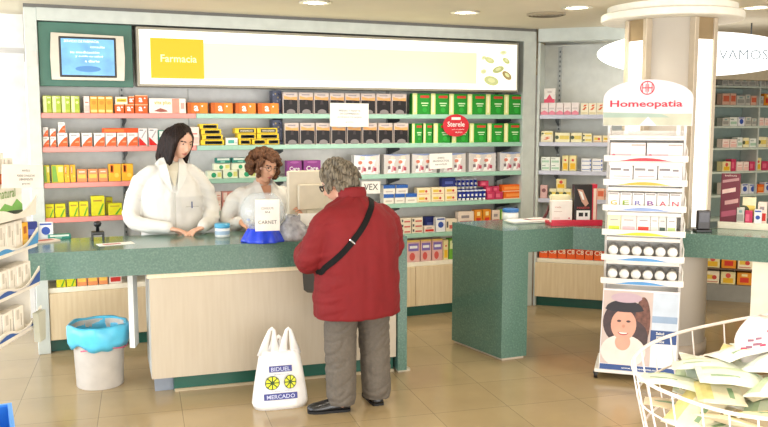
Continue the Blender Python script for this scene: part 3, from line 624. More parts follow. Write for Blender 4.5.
# ------------------------------------------------------------------ main counter
GY0, GY1 = V((.085,5.31)), V((2.36,5.13))
t = thing('main_counter','long dark green speckled service counter with pale wood front','counter',(0,0,0))
m = MB(); m.prism([(.085,5.31),(2.36,5.13),(2.43,5.76),(.15,5.93),(-.35,5.95),(-.40,5.30)],.785,.95,GREEN); m.build('countertop',t)
m = MB(); m.prism([(2.295,5.135),(2.36,5.13),(2.43,5.76),(2.365,5.765)],.02,.7845,GREEN); m.box(2.31,5.16,0,2.40,5.72,.02,pm('#b9ae98',.4)); m.build('end_panel',t)
def fy(x): return 5.31 + (x-.085)*(5.13-5.31)/(2.36-.085)
m = MB(); m.prism([(.675,fy(.675)+.02),(2.29,fy(2.29)+.02),(2.29,fy(2.29)+.045),(.675,fy(.675)+.045)],.115,.755,wood_mat('birch_front','#bfb3a0','#c4b9a7')); m.build('front_panel',t)
m = MB(); m.prism([(.66,fy(.66)+.012),(2.29,fy(2.29)+.012),(2.29,fy(2.29)+.045),(.66,fy(.66)+.045)],.757,.784,wood_mat('light_rail','#ead9b8','#efe2c6')); m.build('wood_rail',t)
m = MB(); m.prism([(.675,fy(.675)+.046),(.70,fy(.675)+.046),(.74,5.80),(.715,5.80)],.115,.784,pm('#c3c6c4',.45)); m.build('side_panel',t)
m = MB(); m.prism([(.57,5.52),(.60,5.50),(.64,5.62),(.61,5.64)],.27,.784,pm('#dcdad4',.45)); m.build('support_panel',t)
m = MB(); m.prism([(.82,fy(.82)+.10),(2.29,fy(2.29)+.07),(2.29,fy(2.29)+.10),(.82,fy(.82)+.13)],.0,.113,DG)
m.build('base_plinth',t)
m = MB(); m.prism([(.82,fy(.82)+.085),(2.29,fy(2.29)+.055),(2.29,fy(2.29)+.069),(.82,fy(.82)+.099)],.0,.018,pm('#b7a88c',.35)); m.build('plinth_trim',t)
m = MB(); m.prism([(.705,fy(.705)+.14),(2.29,fy(2.29)+.14),(2.35,5.74),(.75,5.80)],.0,.11,pm('#8b93a0',.4)); m.build('cabinet_base',t)

# ------------------------------------------------------------------ corner counter
CCEN = V((4.435,4.985)); CRR = .37
def notch():
    a0 = (CCEN-K).dot(LD); b0 = (CCEN-K).dot(LN); th = math.asin(min(1,(.5-b0)/CRR)); pts = []
    for i in range(25):
        a = th - (PI+2*th)*i/24; pts.append(tuple(K+LD*(a0+CRR*math.cos(a))+LN*(b0+CRR*math.sin(a))))
    return pts
t = thing('corner_counter','dark green speckled counter with solid end panel, bending beside the column','counter',(0,0,0))
A0 = V((3.10,5.11)); K = V((3.70,5.11)); LD = V((.64,-.77)).normalized(); LN = V((-LD.y,LD.x)); E1 = K+LD*1.95
BK = V((3.93,5.72))
m = MB(); m.prism([(3.10,5.11),(3.70,5.11),tuple(E1),tuple(E1+LN*.5),*notch(),(K+LN*.5+LD*.08)[:],(3.93,5.72),(3.02,5.73)],.785,.95,GREEN); m.build('countertop',t)
m = MB(); m.prism([(3.102,5.112),(3.315,5.112),(3.235,5.715),(3.022,5.725)],.02,.7845,GREEN); m.prism([(3.12,5.13),(3.30,5.13),(3.22,5.70),(3.04,5.71)],0,.02,pm('#c9b9a6',.4)); m.build('end_panel',t)
q0 = K+LD*1.22+LN*.03
m = MB(); m.prism([tuple(q0),tuple(q0+LD*.70),tuple(q0+LD*.70+LN*.42),tuple(q0+LN*.42)],0,.784,CREAM); m.build('support_cabinet',t)

# product behind the right counter, low display
t = thing('low_display','low dark shelf of mixed yellow packs glimpsed under the corner counter','display',(6.12,6.08,0),-.75)
m = MB(); m.box(-.45,.0,0,.45,.35,.16,pm('#8d8a80',.6)); m.box(-.45,.3,.16,.45,.33,.48,pm('#7a5a3c',.6)); m.box(-.47,0,0,-.45,.35,.52,pm('#6d5644',.6)); m.box(.45,0,0,.47,.35,.52,pm('#6d5644',.6)); m.box(-.45,0,.305,.45,.30,.3165,pm('#6d5644',.6)); m.box(-.45,0,.48,.45,.35,.52,pm('#6d5644',.6)); m.build('cabinet_shell',t)
MT = t.matrix_basis.copy()
for k in range(2):
    for i in range(6):
        p = V((6.12,6.08,0)) + Matrix.Rotation(-.75,3,'Z') @ V((-.36+.145*i,.03,.162+.155*k))
        item((d_yelbox,d_yelred,d_creamred)[(i+k)%3],.13,.12,.15,B,'%s pack, %s from the left in the %s row of the low display' % (('yellow cream','orange and red','cream')[(i+k)%3],ORD[i],('lower','upper')[k]),'box',p,-.75,'packs in the low display')

# ------------------------------------------------------------------ column
CC = V((4.435,4.985,0)); CR = .322
COLM = pm('#d3cbc0',.35,.03,4)
va = math.atan2(-CC.y,-CC.x)      # direction from the column to the camera
t = thing('round_column','thick round beige column with two glowing vertical light strips','column',CC)
m = MB(); m.lathe([(CR,0),(CR,2.452)],(0,0,0),COLM,64); m.lathe([(CR+.012,0),(CR+.012,.09)],(0,0,0),pm('#a99b8c',.4),64); m.build('shaft',t)
TRIM = pm('#c9bba6',.3,metal=.35)
EST = pm('#fffaf2',.5,0,emit=1.5)
for k,da in enumerate((-.74,.74)):
    a = va+da; ux = V((math.cos(a),math.sin(a),0)); tx = V((-ux.y,ux.x,0)); hw = .088
    M = Matrix(((tx.x,-ux.x,0,0),(tx.y,-ux.y,0,0),(0,0,1,0),(0,0,0,1)))
    m = MB()
    for s in (-1,1): m.bbox(s*hw-.018,-(CR+.035),.96,s*hw+.018,-(CR-.05),2.452,TRIM,.003)
    m.box(-hw,-(CR+.02),2.30,hw,-(CR-.05),2.452,pm('#a58f6e',.3,metal=.4)); m.xf(M); fr_ = m.build('strip_frame',t)
    m = MB(); m.box(-hw+.02,-(CR+.022),.97,hw-.02,-(CR-.04),2.30,EST); m.xf(M); m.build('light_strip',t)
m = MB(); m.lathe([(.325,2.453),(.490,2.453),(.502,2.458),(.505,2.466),(.505,2.502),(.497,2.510),(.46,2.512),(.46,2.56)],(0,0,0),pm('#f4efe2',.5),96,smooth=False); m.build('capital_ring',t)

# ------------------------------------------------------------------ elliptical sign
ec = onf(700,53.5,7.15); ea, eb = .855, .187
t = thing('oval_light_sign','white glowing oval sign with thin grey letters, passing behind the column','sign',ec,math.atan2(RT.y,RT.x))
m = MB(); n = 64
R_ = lambda k,y: [(ea*k*math.cos(2*PI*i/n),y,eb*k*math.sin(2*PI*i/n)) for i in range(n)]
m.loft([R_(.985,0),R_(1,.012),R_(1,.09),R_(.98,.1)],pm('#fdfdfb',.5,0,emit=1.3))
SIGNINK = pm('#8a9aa8',.5)
m.text('VAMOS',(.37,-.001,-.01),(1,0,0),(0,0,1),SIGNINK,w=.42,h=.085)
m.build('lit_face',t)
for s in (-.45,.45):
    m = MB(); m.tube([(s,.05,eb*.85),(s,.05,CEILZ-ec.z)],.006,DARKM); m.build('hanger',t)

# ------------------------------------------------------------------ ceiling fixtures
def downlight(c, label, r=.09):
    t = thing('downlight',label,'ceiling light',(c[0],c[1],CEILZ))
    m = MB(); m.lathe([(r*1.0,-.001),(r*1.25,-.001),(r*1.28,-.007),(r*1.0,-.012),(r*.95,.0)],(0,0,0),pm('#d8d2c2',.3,metal=.5),32,cap=False); m.build('rim',t)
    m = MB(); m.lathe([(r*.98,-.002),(r*.6,-.004),(.001,-.005)],(0,0,0),pm('#fff2d8',.5,0,emit=12),32); m.build('lamp_face',t)
    ld = bpy.data.lights.new('downlight_beam','SPOT'); ld.energy = 42; ld.color = (1,.90,.74); ld.spot_size = math.radians(150); ld.spot_blend = .8; ld.shadow_soft_size = .09
    lo = link('downlight_beam', ld, t, (0,0,-.03))
dl = [(onz(465,12,CEILZ),'recessed round downlight in the ceiling above the green boxes'),(onz(315,2,CEILZ),'recessed round downlight at top edge above the cream sign'),
      (onz(577,7,CEILZ),'brightly flaring recessed downlight left of the column capital'),(onz(756,7,CEILZ),'recessed downlight right of the column capital')]
for c,l in dl: downlight(c,l)
# unseen ceiling lamps without fixtures; the rear ones added to brighten the far shelving
for x,y in ((8.2,9.0),(10.6,8.9),(9.2,7.6),(.9,3.4),(2.6,3.2),(4.4,2.6),(-.8,3.0),(1.0,1.2),(3.0,.8),(-1.2,5.4),(5.2,6.3),(7.5,8.2),(9.5,8.3)):
    ld = bpy.data.lights.new('downlight_beam','SPOT'); ld.energy = 42; ld.color = (1,.90,.74); ld.spot_size = math.radians(150); ld.spot_blend = .8; ld.shadow_soft_size = .09
    lo = link('downlight_beam', ld, None, (x,y,CEILZ-.03))
c = onz(546,14,CEILZ)
t = thing('ceiling_vent','round louvred ceiling vent between the downlights','vent',c)
m = MB()
for r0 in (.13,.10,.07,.04): m.lathe([(r0,-.002),(r0+.022,-.002),(r0+.02,-.010),(r0+.005,-.014)],(0,0,0),pm('#9c8f78',.5),32,cap=False)
m.lathe([(.15,-.0015),(.001,-.0015)],(0,0,0),pm('#4c443a',.7),32); m.build('louvre_rings',t)

# ------------------------------------------------------------------ waste bin
t = thing('waste_bin','round pale grey waste bin with light blue liner bag','bin',(.395,5.70,0))
m = MB(); m.lathe([(.143,0),(.148,.006),(.164,.39),(.175,.40),(.175,.405),(.158,.405),(.140,.02),(.001,.02)],(0,0,0),pm('#cfc9c2',.3),40,cap=False); m.lathe([(.001,0),(.143,0)],(0,0,0),pm('#cfc9c2',.3),40); m.build('bin_body',t)
m = MB(); rings = []; n = 56
for k,(r,z) in enumerate([(.172,.275),(.184,.27),(.192,.31),(.196,.36),(.192,.405),(.180,.418),(.165,.41),(.155,.37),(.150,.30)]):
    ring = []
    for i in range(n):
        a = 2*PI*i/n; w = noise.noise(V((math.cos(a)*3,math.sin(a)*3,z*14)))*.012 + .005*math.sin(a*9+k); zz = z + (.035*noise.noise(V((math.cos(a)*2.2,math.sin(a)*2.2,5))) if k < 2 else .01*noise.noise(V((a*2,z*9,2))))
        if k < 2: w *= .4
        ring.append(((r+w*(1 if k<7 else -.3))*math.cos(a),(r+w*(1 if k<7 else -.3))*math.sin(a),zz))
    rings.append(ring)
m.loft(rings, pm('#5cc3e6',.3,.1,14), False); m.build('liner_bag',t)
m = MB(); m.tube([(.182*math.cos(a),.182*math.sin(a),.272+.012*math.sin(3*a)) for a in [va_*PI/12-2.3 for va_ in range(0,12)]],.004,pm('#d8567a',.5)); m.build('drawstring',t)

# ------------------------------------------------------------------ shopping bag
t = thing('shopping_bag','white plastic carrier bag with yellow slices print on the floor','bag',(1.370,4.83,0),-.12)
BAGM = pm('#e9e7e6',.32,.03,18,bump=.6,bscale=16)
m = MB(); n = 64; rings = []
def bagw(z): return .172*(1-.30*(z/.34)**1.3)
for k in range(14):
    z = .34*k/13; w = bagw(z)*(.93 if k==0 else 1); d = .085*(1-.62*(z/.34)); ring = []
    for i in range(n):
        a = 2*PI*i/n; x = math.copysign(abs(math.cos(a))**.55,math.cos(a))*w; y = math.copysign(abs(math.sin(a))**.75,math.sin(a))*d
        q = .011*noise.noise(V((x*14,y*10,z*9)))+.007*math.sin(x*75+z*22)*(z/.34); ring.append((x,y-abs(q)*.6 if y>0 else y-q*.5,z+ (.010*noise.noise(V((x*8,y*8,0))) if k==0 else 0)*0))
    rings.append(ring)
m.loft(rings, BAGM, True); 
m.build('bag_body',t)
def handle(x0, xt, x1, zt, y):
    m = MB()
    P = [(x0,y,.315),(x0+(xt-x0)*.35,y,.40),(xt-.012,y,zt-.012),(xt,y,zt),(xt+.012,y,zt-.014),(xt+(x1-xt)*.55,y,.40),(x1,y,.315)]
    rings = []
    for k,p in enumerate(P):
        w = .034 if k in (0,6) else (.020 if k in (1,5) else .011)
        ring = []
        for i in range(10):
            a = 2*PI*i/10; tdir = V(P[min(k+1,6)])-V(P[max(k-1,0)]); tdir.normalize(); nx = V((tdir.z,0,-tdir.x))
            ring.append(V(p)+nx*w*math.cos(a)+V((0,.009*math.sin(a),0)))
        rings.append(ring)
    m.loft(rings,BAGM,True); return m
handle(-.105,-.045,-.022,.485,-.012).build('handle',t); handle(.015,.055,.10,.478,-.012).build('handle',t)
handle(-.04,.0,.03,.425,.022).build('handle',t)
m = MB(); NV = pm('#39408a',.5); YL = pm('#d9dc3a',.5); GN = pm('#2f4a2a',.5)
def by(x,z): return -.085*(1-.62*(z/.34))*max(.25,(1-min(1,abs(x)/bagw(z))**3.6))**.2-.010
def bagpatch(x0,x1,z0,z1,mat,off=0):
    N=8; pts=[(x0+(x1-x0)*i/N,z0) for i in range(N+1)]+[(x0+(x1-x0)*i/N,z1) for i in range(N,-1,-1)]
    for i in range(N):
        xa,xb=x0+(x1-x0)*i/N,x0+(x1-x0)*(i+1)/N
        m.quad((xa,by(xa,z0)-off,z0),(xb,by(xb,z0)-off,z0),(xb,by(xb,z1)-off,z1),(xa,by(xa,z1)-off,z1),mat)
bagpatch(-.072,.066,.225,.262,NV); bagpatch(-.108,.094,.062,.100,NV)
m.text('BIDUEL',(-.003,by(0,.243)-.001,.243),(1,0,0),V((0,.14,1)),pm('#c9cfee',.5),w=.115,h=.024,off=.003,bold=.01); m.text('MERCADO',(-.007,by(0,.081)-.001,.081),(1,0,0),V((0,.14,1)),pm('#c9cfee',.5),w=.17,h=.024,off=.003,bold=.01)
m.text('alimentacion',(0,by(0,.212),.212),(1,0,0),V((0,.14,1)),NV,w=.09,h=.006,off=.003); m.text('tu tienda de siempre',(0,by(0,.113),.113),(1,0,0),V((0,.14,1)),NV,w=.12,h=.007,off=.003)
for cx_ in (-.056,.052):
    rr = .044 if cx_<0 else .037
    cy_ = min(by(cx_-rr*.8,.165),by(cx_+rr*.8,.165),by(cx_,.13))-.002
    m.add([(cx_+rr*math.cos(2*PI*i/24),cy_,.165+.043*math.sin(2*PI*i/24)) for i in range(24)],[tuple(range(24))],GN)
    for s in range(8):
        a0,a1 = 2*PI*(s+.1)/8,2*PI*(s+.9)/8; am=(a0+a1)/2
        m.add([(cx_+rr*k*math.cos(a),cy_-.0012,.165+.043*k*math.sin(a)) for k,a in ((.22,am),(.86,a0),(.93,am),(.86,a1))],[(0,1,2,3)],YL)
m.build('printed_design',t)

# ------------------------------------------------------------------ things on the main counter
CT = .95
p = onz(98,240,CT)
t = thing('rubber_stamp','black self inking stamp standing on the counter at left','stamp',(p.x,p.y,CT))
m = MB()
for s in (-1,1): m.bbox(s*.034-.006,-.025,0,s*.034+.006,.025,.05,BLACK,.003)
m.bbox(-.04,-.028,.036,.04,.028,.058,BLACK,.004); m.build('frame',t)
m = MB(); m.lathe([(.012,.055),(.010,.085),(.022,.095),(.026,.11),(.020,.122),(.001,.126)],(0,0,0),BLACK,20); m.build('knob',t)
p = onz(108,243,CT); m = MB(); m.bbox(-.11,-.05,0,.11,.05,.003,PAPER,.0006); m.quad((-.08,-.03,.0035),(.03,-.03,.0035),(.03,.02,.0035),(-.08,.02,.0035),pm('#c98f94',.6)); o = m.build('prescription_slip'); o.location=(p.x+.04,p.y-.07,CT); o.rotation_euler=(0,0,.15); tag(o,'white slip with pinkish print lying beside the black stamp','paper')
p = onz(222.5,237,CT); t = thing('cream_jar','small white jar with light blue lid on the counter','jar',(p.x,p.y,CT))
m = MB(); m.lathe([(.044,0),(.049,.005),(.049,.058),(.045,.064)],(0,0,0),WHITE,28); m.lathe([(.0495,.02),(.0495,.045)],(0,0,0),pm('#9fb9cf',.5),28,cap=False); m.build('jar_body',t)
m = MB(); m.lathe([(.051,.065),(.052,.068),(.052,.088),(.047,.093)],(0,0,0),pm('#4aa4cc',.35),28); m.build('lid',t)
CLEAR = pm('#e6eef2',.06,0,trans=.0,alpha=.22,spec=.6)
p = onz(263,241,CT); t = thing('candy_bowl','clear globe of sweets on a bright blue round base','sweets dispenser',(p.x,p.y,CT))
m = MB(); n = 40
prof = [(.135,0),(.142,.006),(.135,.02),(.118,.05),(.10,.078),(.094,.085)]
m.loft([[((r+.006*math.cos(10*a))*math.cos(a),(r+.006*math.cos(10*a))*math.sin(a),z) for a in [2*PI*i/80 for i in range(80)]] for r,z in prof],pm('#2446d8',.2,.05,10)); m.build('base',t)
m = MB(); m.lathe([(.093,.087),(.125,.12),(.145,.17),(.14,.23),(.115,.28),(.075,.31),(.0725,.31),(.112,.277),(.137,.229),(.142,.17),(.122,.122),(.09,.09)],(0,0,0),CLEAR,36,cap=False); m.build('clear_globe',t)
m = MB(); r_ = random.Random(4)
for i in range(46):
    a,rr,z = r_.random()*6.28, math.sqrt(r_.random())*.10, .105+r_.random()*.05
    c_ = ('#e8e4da','#8a93c0','#b9b0a8','#5b6fb8','#d9d6cf')[i%5]; m.ell((rr*math.cos(a),rr*math.sin(a),z),(.017,.012,.010),pm(c_,.3),Matrix.Rotation(a*2,3,'Z'),8,6)
o = m.build('wrapped_sweets',t); o['kind']='stuff'
card('counter_notice','small white notice with dark capitals in front of the older assistant', (p.x-.01,p.y-.155,CT+.185), .155,.20,[('CONSULTE',.22,.5,.07),('su',.10,.2,.06),('CARNET',-.22,.75,.11)],(.98,-.15,0))
# crumpled sweets bag
p = onz(293,240,CT)
m = MB(); n = 28; rings = []
for k,(r,z) in enumerate([(.10,0),(.115,.02),(.11,.06),(.085,.10),(.05,.13),(.055,.16)]):
    rings.append([((r*(1+.22*noise.noise(V((math.cos(a)*4,math.sin(a)*4,z*30)))))*math.cos(a)*.95,(r*(1+.2*noise.noise(V((math.cos(a)*3,math.sin(a)*3,z*25+9)))))*math.sin(a)*.7,z+.008*math.sin(7*a)*(k>3)) for a in [2*PI*i/n for i in range(n)]])
m.loft(rings,pm('#b9bcc6',.15,.35,30,alpha=.75,bump=.6,bscale=40)); o = m.build('plastic_bag'); o.location=(p.x,p.y,CT); tag(o,'crumpled translucent bag of small packs beside the blue base','bag')
p = onz(312,236,CT); m = MB()
m.quad((-.09,0,0),(.09,0,0),(.09,.05,.15),(-.09,.05,.15),PAPER); m.quad((-.09,.11,0),(.09,.11,0),(.09,.052,.15),(-.09,.052,.15),PAPER)
m.text('PRECIO',(0,.015,.06),(1,0,0),V((0,.05,.15)),INK,w=.09,h=.02,off=.002)
o = m.build('tent_card'); o.location=(p.x,p.y,CT); o.rotation_euler=(0,0,-.2); tag(o,'white folded tent card on the counter before the customer','sign')
p = onz(400,238,CT)
# monitor seen from behind
a_, b_ = ony(287,171,5.62), ony(331,171,5.62)
t = thing('computer_monitor','pale beige computer monitor seen from behind on the counter','monitor',((a_.x+b_.x)/2,5.60,CT),0)
BG = pm('#cfc4ae',.5); w_ = (b_.x-a_.x)/2
m = MB(); m.bbox(-w_,0,.10,w_,.04,1.383-CT,BG,.008); m.bbox(-w_*.6,-.03,.16,w_*.6,.0,.34,pm('#c9bda6',.5),.008); m.build('back_shell',t)
m = MB(); m.bbox(-w_+.02,.041,.12,w_-.02,.045,1.37-CT,pm('#20304a',.2,.1,5,emit=.2),.001); m.build('screen',t)
m = MB(); m.bbox(-.03,-.01,.01,.03,.03,.16,BG,.004); m.lathe([(.11,0),(.11,.008),(.06,.014),(.001,.015)],(0,.02,0),BG,28,sy=.8); m.build('stand',t)

# counter left end: leaflets, packs
p = onz(35,242,CT)
def flat_box(c, w, d, h, rz, ds, label, name=B, cat='box', group=None):
    m = MB(); ds(m,w,d,h); o = m.build(name); o.location = c; o.rotation_euler=(0,0,rz); return tag(o,label,cat,group)
flat_box((p.x-.03,p.y+.10,CT),.10,.04,.12,.1,d_darkblue,'dark blue pack at the left end of counter beside the rack')
flat_box((p.x+.07,p.y+.12,CT),.09,.04,.11,-.1,d_bluewhite,'blue and white pack at the left end of counter, behind the leaflet')
m = MB(); m.bbox(-.08,-.05,0,.08,.05,.012,pm('#e6d3c4',.6),.001); m.quad((-.06,-.04,.0125),(.05,-.04,.0125),(.05,.03,.0125),(-.06,.03,.0125),pm('#b5604c',.6)); o = m.build('leaflet'); o.location=(p.x+.06,p.y-.02,CT); o.rotation_euler=(0,0,.4); tag(o,'small brownish leaflet stack lying at counter left end','leaflet')
p = onz(60,240,CT); flat_box((p.x,p.y+.05,CT),.14,.06,.03,.05,d_tealdark,'low green pack lying on the counter left of the stamp')
# ------------------------------------------------------------------ things on the corner counter
p = onz(527,222,CT)
for k in range(5):
    m = MB(); m.bbox(-.16,-.075,0,.16,.075,.004,PAPER if k<4 else pm('#efe9e6',.6),.0005)
    if k==4:
        m.quad((-.05,-.07,.0045),(.13,-.07,.0045),(.13,.0,.0045),(-.05,.0,.0045),pm('#d8a8ac',.6)); m.quad((-.04,-.06,.005),(.0,-.06,.005),(.0,.05,.005),(-.04,.05,.005),pm('#5a4c58',.6))
    o = m.build('leaflet'); o.location=(p.x+.012*math.sin(k*2),p.y-.02+.01*math.cos(k*3),CT+.0045*k); o.rotation_euler=(0,0,-.05+.07*math.sin(k*5)); tag(o,'white leaflet, %s in the fanned pile on the corner counter' % ('lowest','second from bottom','middle one','second from top','topmost with pink print')[k],'leaflet','leaflets on the corner counter')
p = onz(531,217,CT); t = thing('cream_jar','white jar with blue lid at the back of corner counter','jar',(3.50,5.66,CT))
m = MB(); m.lathe([(.058,0),(.062,.004),(.062,.06),(.056,.066)],(0,0,0),WHITE,28); m.build('jar_body',t)
m = MB(); m.lathe([(.064,.067),(.064,.09),(.06,.094)],(0,0,0),pm('#2f6fb4',.35),28); m.build('lid',t)
# red display tray with black product
p = onz(578,226,CT); t = thing('counter_tray','red cardboard tray carrying display packs on the corner counter','tray',(p.x,p.y,CT),-.35)
RED = pm('#cf1f3e',.4)
m = MB(); m.bbox(-.20,0,0,.185,.20,.022,RED,.002); m.bbox(-.20,0,.022,.185,.006,.045,RED,.001); m.build('tray_body',t)
MT = Matrix.Translation(V((p.x,p.y,CT))) @ Matrix.Rotation(-.35,4,'Z')
def on_tray(x,y,z): return MT @ V((x,y,z))
def d_black(m,w,d,h):
    m.bbox(-w/2,0,0,w/2,d,h,pm('#231d1e',.3),.002); fpoly(m,w,h,[(.15,.88),(.45,.86),(.8,.5),(.62,.42),(.4,.55)],C_('#cfa08c')); fpoly(m,w,h,[(.22,.84),(.42,.8),(.55,.6),(.45,.6)],WHITE,.0014); ftext(m,w,h,'rexaline',.5,.40,C_('#b54a4c'),tw=.7)
    fq(m,w,d,h,.12,.03,.88,.32,WHITE,.0014); fq(m,w,d,h,.25,.16,.5,.26,BLACK,.002); fq(m,w,d,h,.6,.16,.75,.26,BLACK,.002); m.box(w/2-.001,0,0,w/2+.035,d,h,RED); m.box(w/2+.008,-.001,.02,w/2+.030,0,h-.03,C_('#e9d2c0'))
m = MB(); d_black(m,.135,.07,.285); o = m.build('display_pack'); o.location=on_tray(.045,.03,.0225); o.rotation_euler=(0,0,-.35); tag(o,'tall black display pack with red side on the counter tray','box')
def d_whitepack(m,w,d,h):
    m.bbox(-w/2,0,0,w/2,d,h,pm('#f1e8e2',.4),.002); ftext(m,w,h,'crema',.3,.7,C_('#c98a7c'),tw=.3); fq(m,w,d,h,.1,.5,.5,.52,C_('#c9a9a0')); fcirc(m,w,h,.85,.2,.006,C_('#c8405c')); fq(m,w,d,h,.1,.2,.4,.22,C_('#c9a9a0'))
m = MB(); d_whitepack(m,.155,.07,.165); o = m.build('display_pack'); o.location=on_tray(-.115,.03,.0225); o.rotation_euler=(0,0,-.35); tag(o,'square white pack on the red tray left of black pack','box')
flat_box(on_tray(-.10,.125,.0225),.14,.05,.20,-.35,d_creamyel,'cream pack standing behind the square white pack')
p = onz(545,221,CT); t = thing('lipstick_tester','small dark cosmetic tester leaning left of the white pack','cosmetic',(p.x,p.y,CT))
m = MB(); m.bbox(-.05,-.02,0,.05,.02,.02,BLACK,.003); m.build('base',t); m = MB(); m.tube([(-.01,0,.02),(.015,0,.06),(.035,0,.12)],[.012,.011,.008],pm('#5c2a30',.3),12,round_=True); m.build('tube',t)
# cosmetics display right of the column
cp = K+LD*.93+LN*.16
dz = math.atan2(LD.y,LD.x)
ctr = onz(733,229,CT)
t = thing('cosmetics_display','cream counter tray with a maroon illustrated back card right of the column','display',(ctr.x+.04,ctr.y-.05,CT),-.876)
m = MB(); m.bbox(-.17,0,0,.17,.15,.035,CREAM,.003); m.bbox(-.17,0,.035,.17,.012,.05,CREAM,.002); m.build('tray_body',t)
m = MB(); m.bbox(-.16,.03,.035,-.03,.045,.40,pm('#6d2334',.4),.003)
for (a,b,c2,d2,cc) in ((-.15,.33,-.04,.37,'#b58a8c'),(-.15,.25,-.06,.30,'#e0c0b8'),(-.13,.17,-.04,.22,'#c99a98'),(-.15,.08,-.05,.14,'#a8566a')): m.quad((a,.0285,b),(c2,.0285,b+.02),(c2,.0285,d2),(a,.0285,d2-.02),C_(cc))
m.text('belleza',(-.095,.028,.385),(1,0,0),(0,0,1),pm('#e8d0c8',.5),w=.08,h=.012); m.build('back_card',t)
MT2 = Matrix.Translation(V((ctr.x+.04,ctr.y-.05,CT))) @ Matrix.Rotation(-.876,4,'Z')
for i,(x,y,w,h,ds,nm) in enumerate(((-.10,.05,.07,.11,d_pinkwhite,'pale pink'),(-.02,.018,.05,.12,d_grey,'grey'),(.035,.018,.05,.10,d_crimson,'crimson'),(.095,.018,.05,.11,d_bluewhite,'blue and white'),(.03,.085,.09,.19,d_creamyel,'cream'),(.12,.085,.06,.16,d_redwhite,'red and white'))):
    m = MB(); ds(m,w,.045,h); o = m.build('cosmetic_box'); o.location = MT2 @ V((x,y,.0355)); o.rotation_euler=(0,0,-.876); tag(o,'%s cosmetic box in the cream tray with maroon card' % nm,'box','boxes in the cosmetics tray')
q = onz(701,232,CT)
t = thing('card_terminal','dark box shaped device beside the column on the counter','device',(q.x-.0,q.y-.03,CT),-.42)
m = MB(); m.bbox(-.055,0,0,.055,.08,.02,BLACK,.003); m.bbox(-.045,.01,.02,.045,.05,.155,pm('#2b2527',.35),.006); m.build('housing',t)
m = MB(); m.bbox(-.036,.008,.07,.036,.0098,.14,pm('#3c3a44',.2),.0005); m.build('screen',t)

# ------------------------------------------------------------------ homeopathy display rack
HX = V((3.83,4.50,0)); HR = math.radians(-41)
t = thing('display_rack','white wheeled product rack with a Homeopatia header and smiling woman poster','display rack',HX,HR)
HM = Matrix.Translation(HX) @ Matrix.Rotation(HR,4,'Z')
RW = pm('#eeebe6',.35); RS = pm('#e6e2de',.25)
# local: x right, -y towards viewer; width .50
m = MB()
for s in (-1,1):
    m.prism([(s*.245-.008,.02),(s*.245+.008,.02),(s*.245+.008,.20),(s*.245-.008,.20)],.08,1.70,pm('#e9e5e2',.2,.03,8,alpha=.8))
m.bbox(-.24,.19,.08,.24,.205,1.66,pm('#eceae6',.4),.002); m.build('rack_body',t)
TZ = [1.478,1.320,1.150,.985,.815,.655]
for k,z in enumerate(TZ):
    m = MB(); m.bbox(-.235,-.10,z-.012,.235,.19,z,RW,.002)
    # curved front lip
    N=12; pts=[]
    for i in range(N+1): x=-.265+.53*i/N; pts.append((x,-.125-.02*math.cos(PI*(x/.53))))
    lipc = ('#d9404c','#e6b04a','#8fa6d8','#c9d43c','#5b9bd8','#5b9bd8')[k]
    for i in range(N):
        a,b=pts[i],pts[i+1]
        m.add([(a[0],a[1],z-.018),(b[0],b[1],z-.018),(b[0],b[1],z+.022),(a[0],a[1],z+.022),(a[0],a[1]+.006,z-.018),(b[0],b[1]+.006,z-.018),(b[0],b[1]+.006,z+.022),(a[0],a[1]+.006,z+.022)],[(0,1,2,3),(7,6,5,4),(3,2,6,7),(0,4,5,1),(0,3,7,4),(1,5,6,2)],RW)
        f=lambda x: max(.0,.036*(1-(x/.20)**2)-.014)
        if abs(a[0])<.19 and abs(b[0])<.19: m.quad((a[0],a[1]-.001,z-.014),(b[0],b[1]-.001,z-.014),(b[0],b[1]-.001,z-.014+f(b[0])),(a[0],a[1]-.001,z-.014+f(a[0])),pm(lipc,.5))
    for s in (-1,1): m.box(s*.235-.003,-.13,z-.012,s*.235+.003,.0,z+.006,RW)
    m.build('tray',t)
    m = MB(); m.tube([(.255,-.10,z-.01),(.262,.03,z+.055),(.255,.19,z+.085)],.005,RW); m.build('side_bar',t)
m = MB(); m.bbox(-.235,-.085,1.612,.235,-.06,1.632,RW,.002); m.bbox(-.235,-.085,1.60,.235,.19,1.61,RW,.002); m.build('top_shelf',t)
for k,z in enumerate(TZ[1:]):
    m = MB(); m.bbox(-.235,-.095,z+.112,.235,-.085,z+.137,RW,.002); m.build('price_rail',t)
# header board
m = MB(); HW=.285; pts=[(-HW,1.70),(HW,1.70)]+[(HW*math.cos(a),1.86+.145*math.sin(a)) for a in [PI*i/20 for i in range(21)]]
pts=[(-HW,1.695),(HW,1.695),(HW,1.875)]+[(HW*math.cos(PI*i/24),1.875+.125*math.sin(PI*i/24)) for i in range(1,24)]+[(-HW,1.875)]
m.loft([[(x,-.02,z) for x,z in pts],[(x,-.012,z) for x,z in pts]],pm('#e9e0e6',.4),True,False)
m.quad((-HW+.002,-.021,1.697),(HW*.98,-.021,1.697),(HW*.98,-.021,1.775),(-HW+.002,-.021,1.775),pm('#c9c9b4',.5,.15,6))
m.quad((-HW+.002,-.0212,1.75),(HW*.5,-.0212,1.75),(HW*.3,-.0212,1.775),(-HW+.002,-.0212,1.785),pm('#a9bcae',.5,.1,6))
m.add([(-.05,-.0215,1.697),(.06,-.0215,1.697),(.005,-.0215,1.755)],[(0,1,2)],pm('#f4f0ee',.5))
HRED = pm('#d8304a',.45)
m.text('Homeopatia',(-.01,-.0215,1.835),(1,0,0),(0,0,1),HRED,w=.46,h=.058,bold=.02)
ring_=[]
N=32
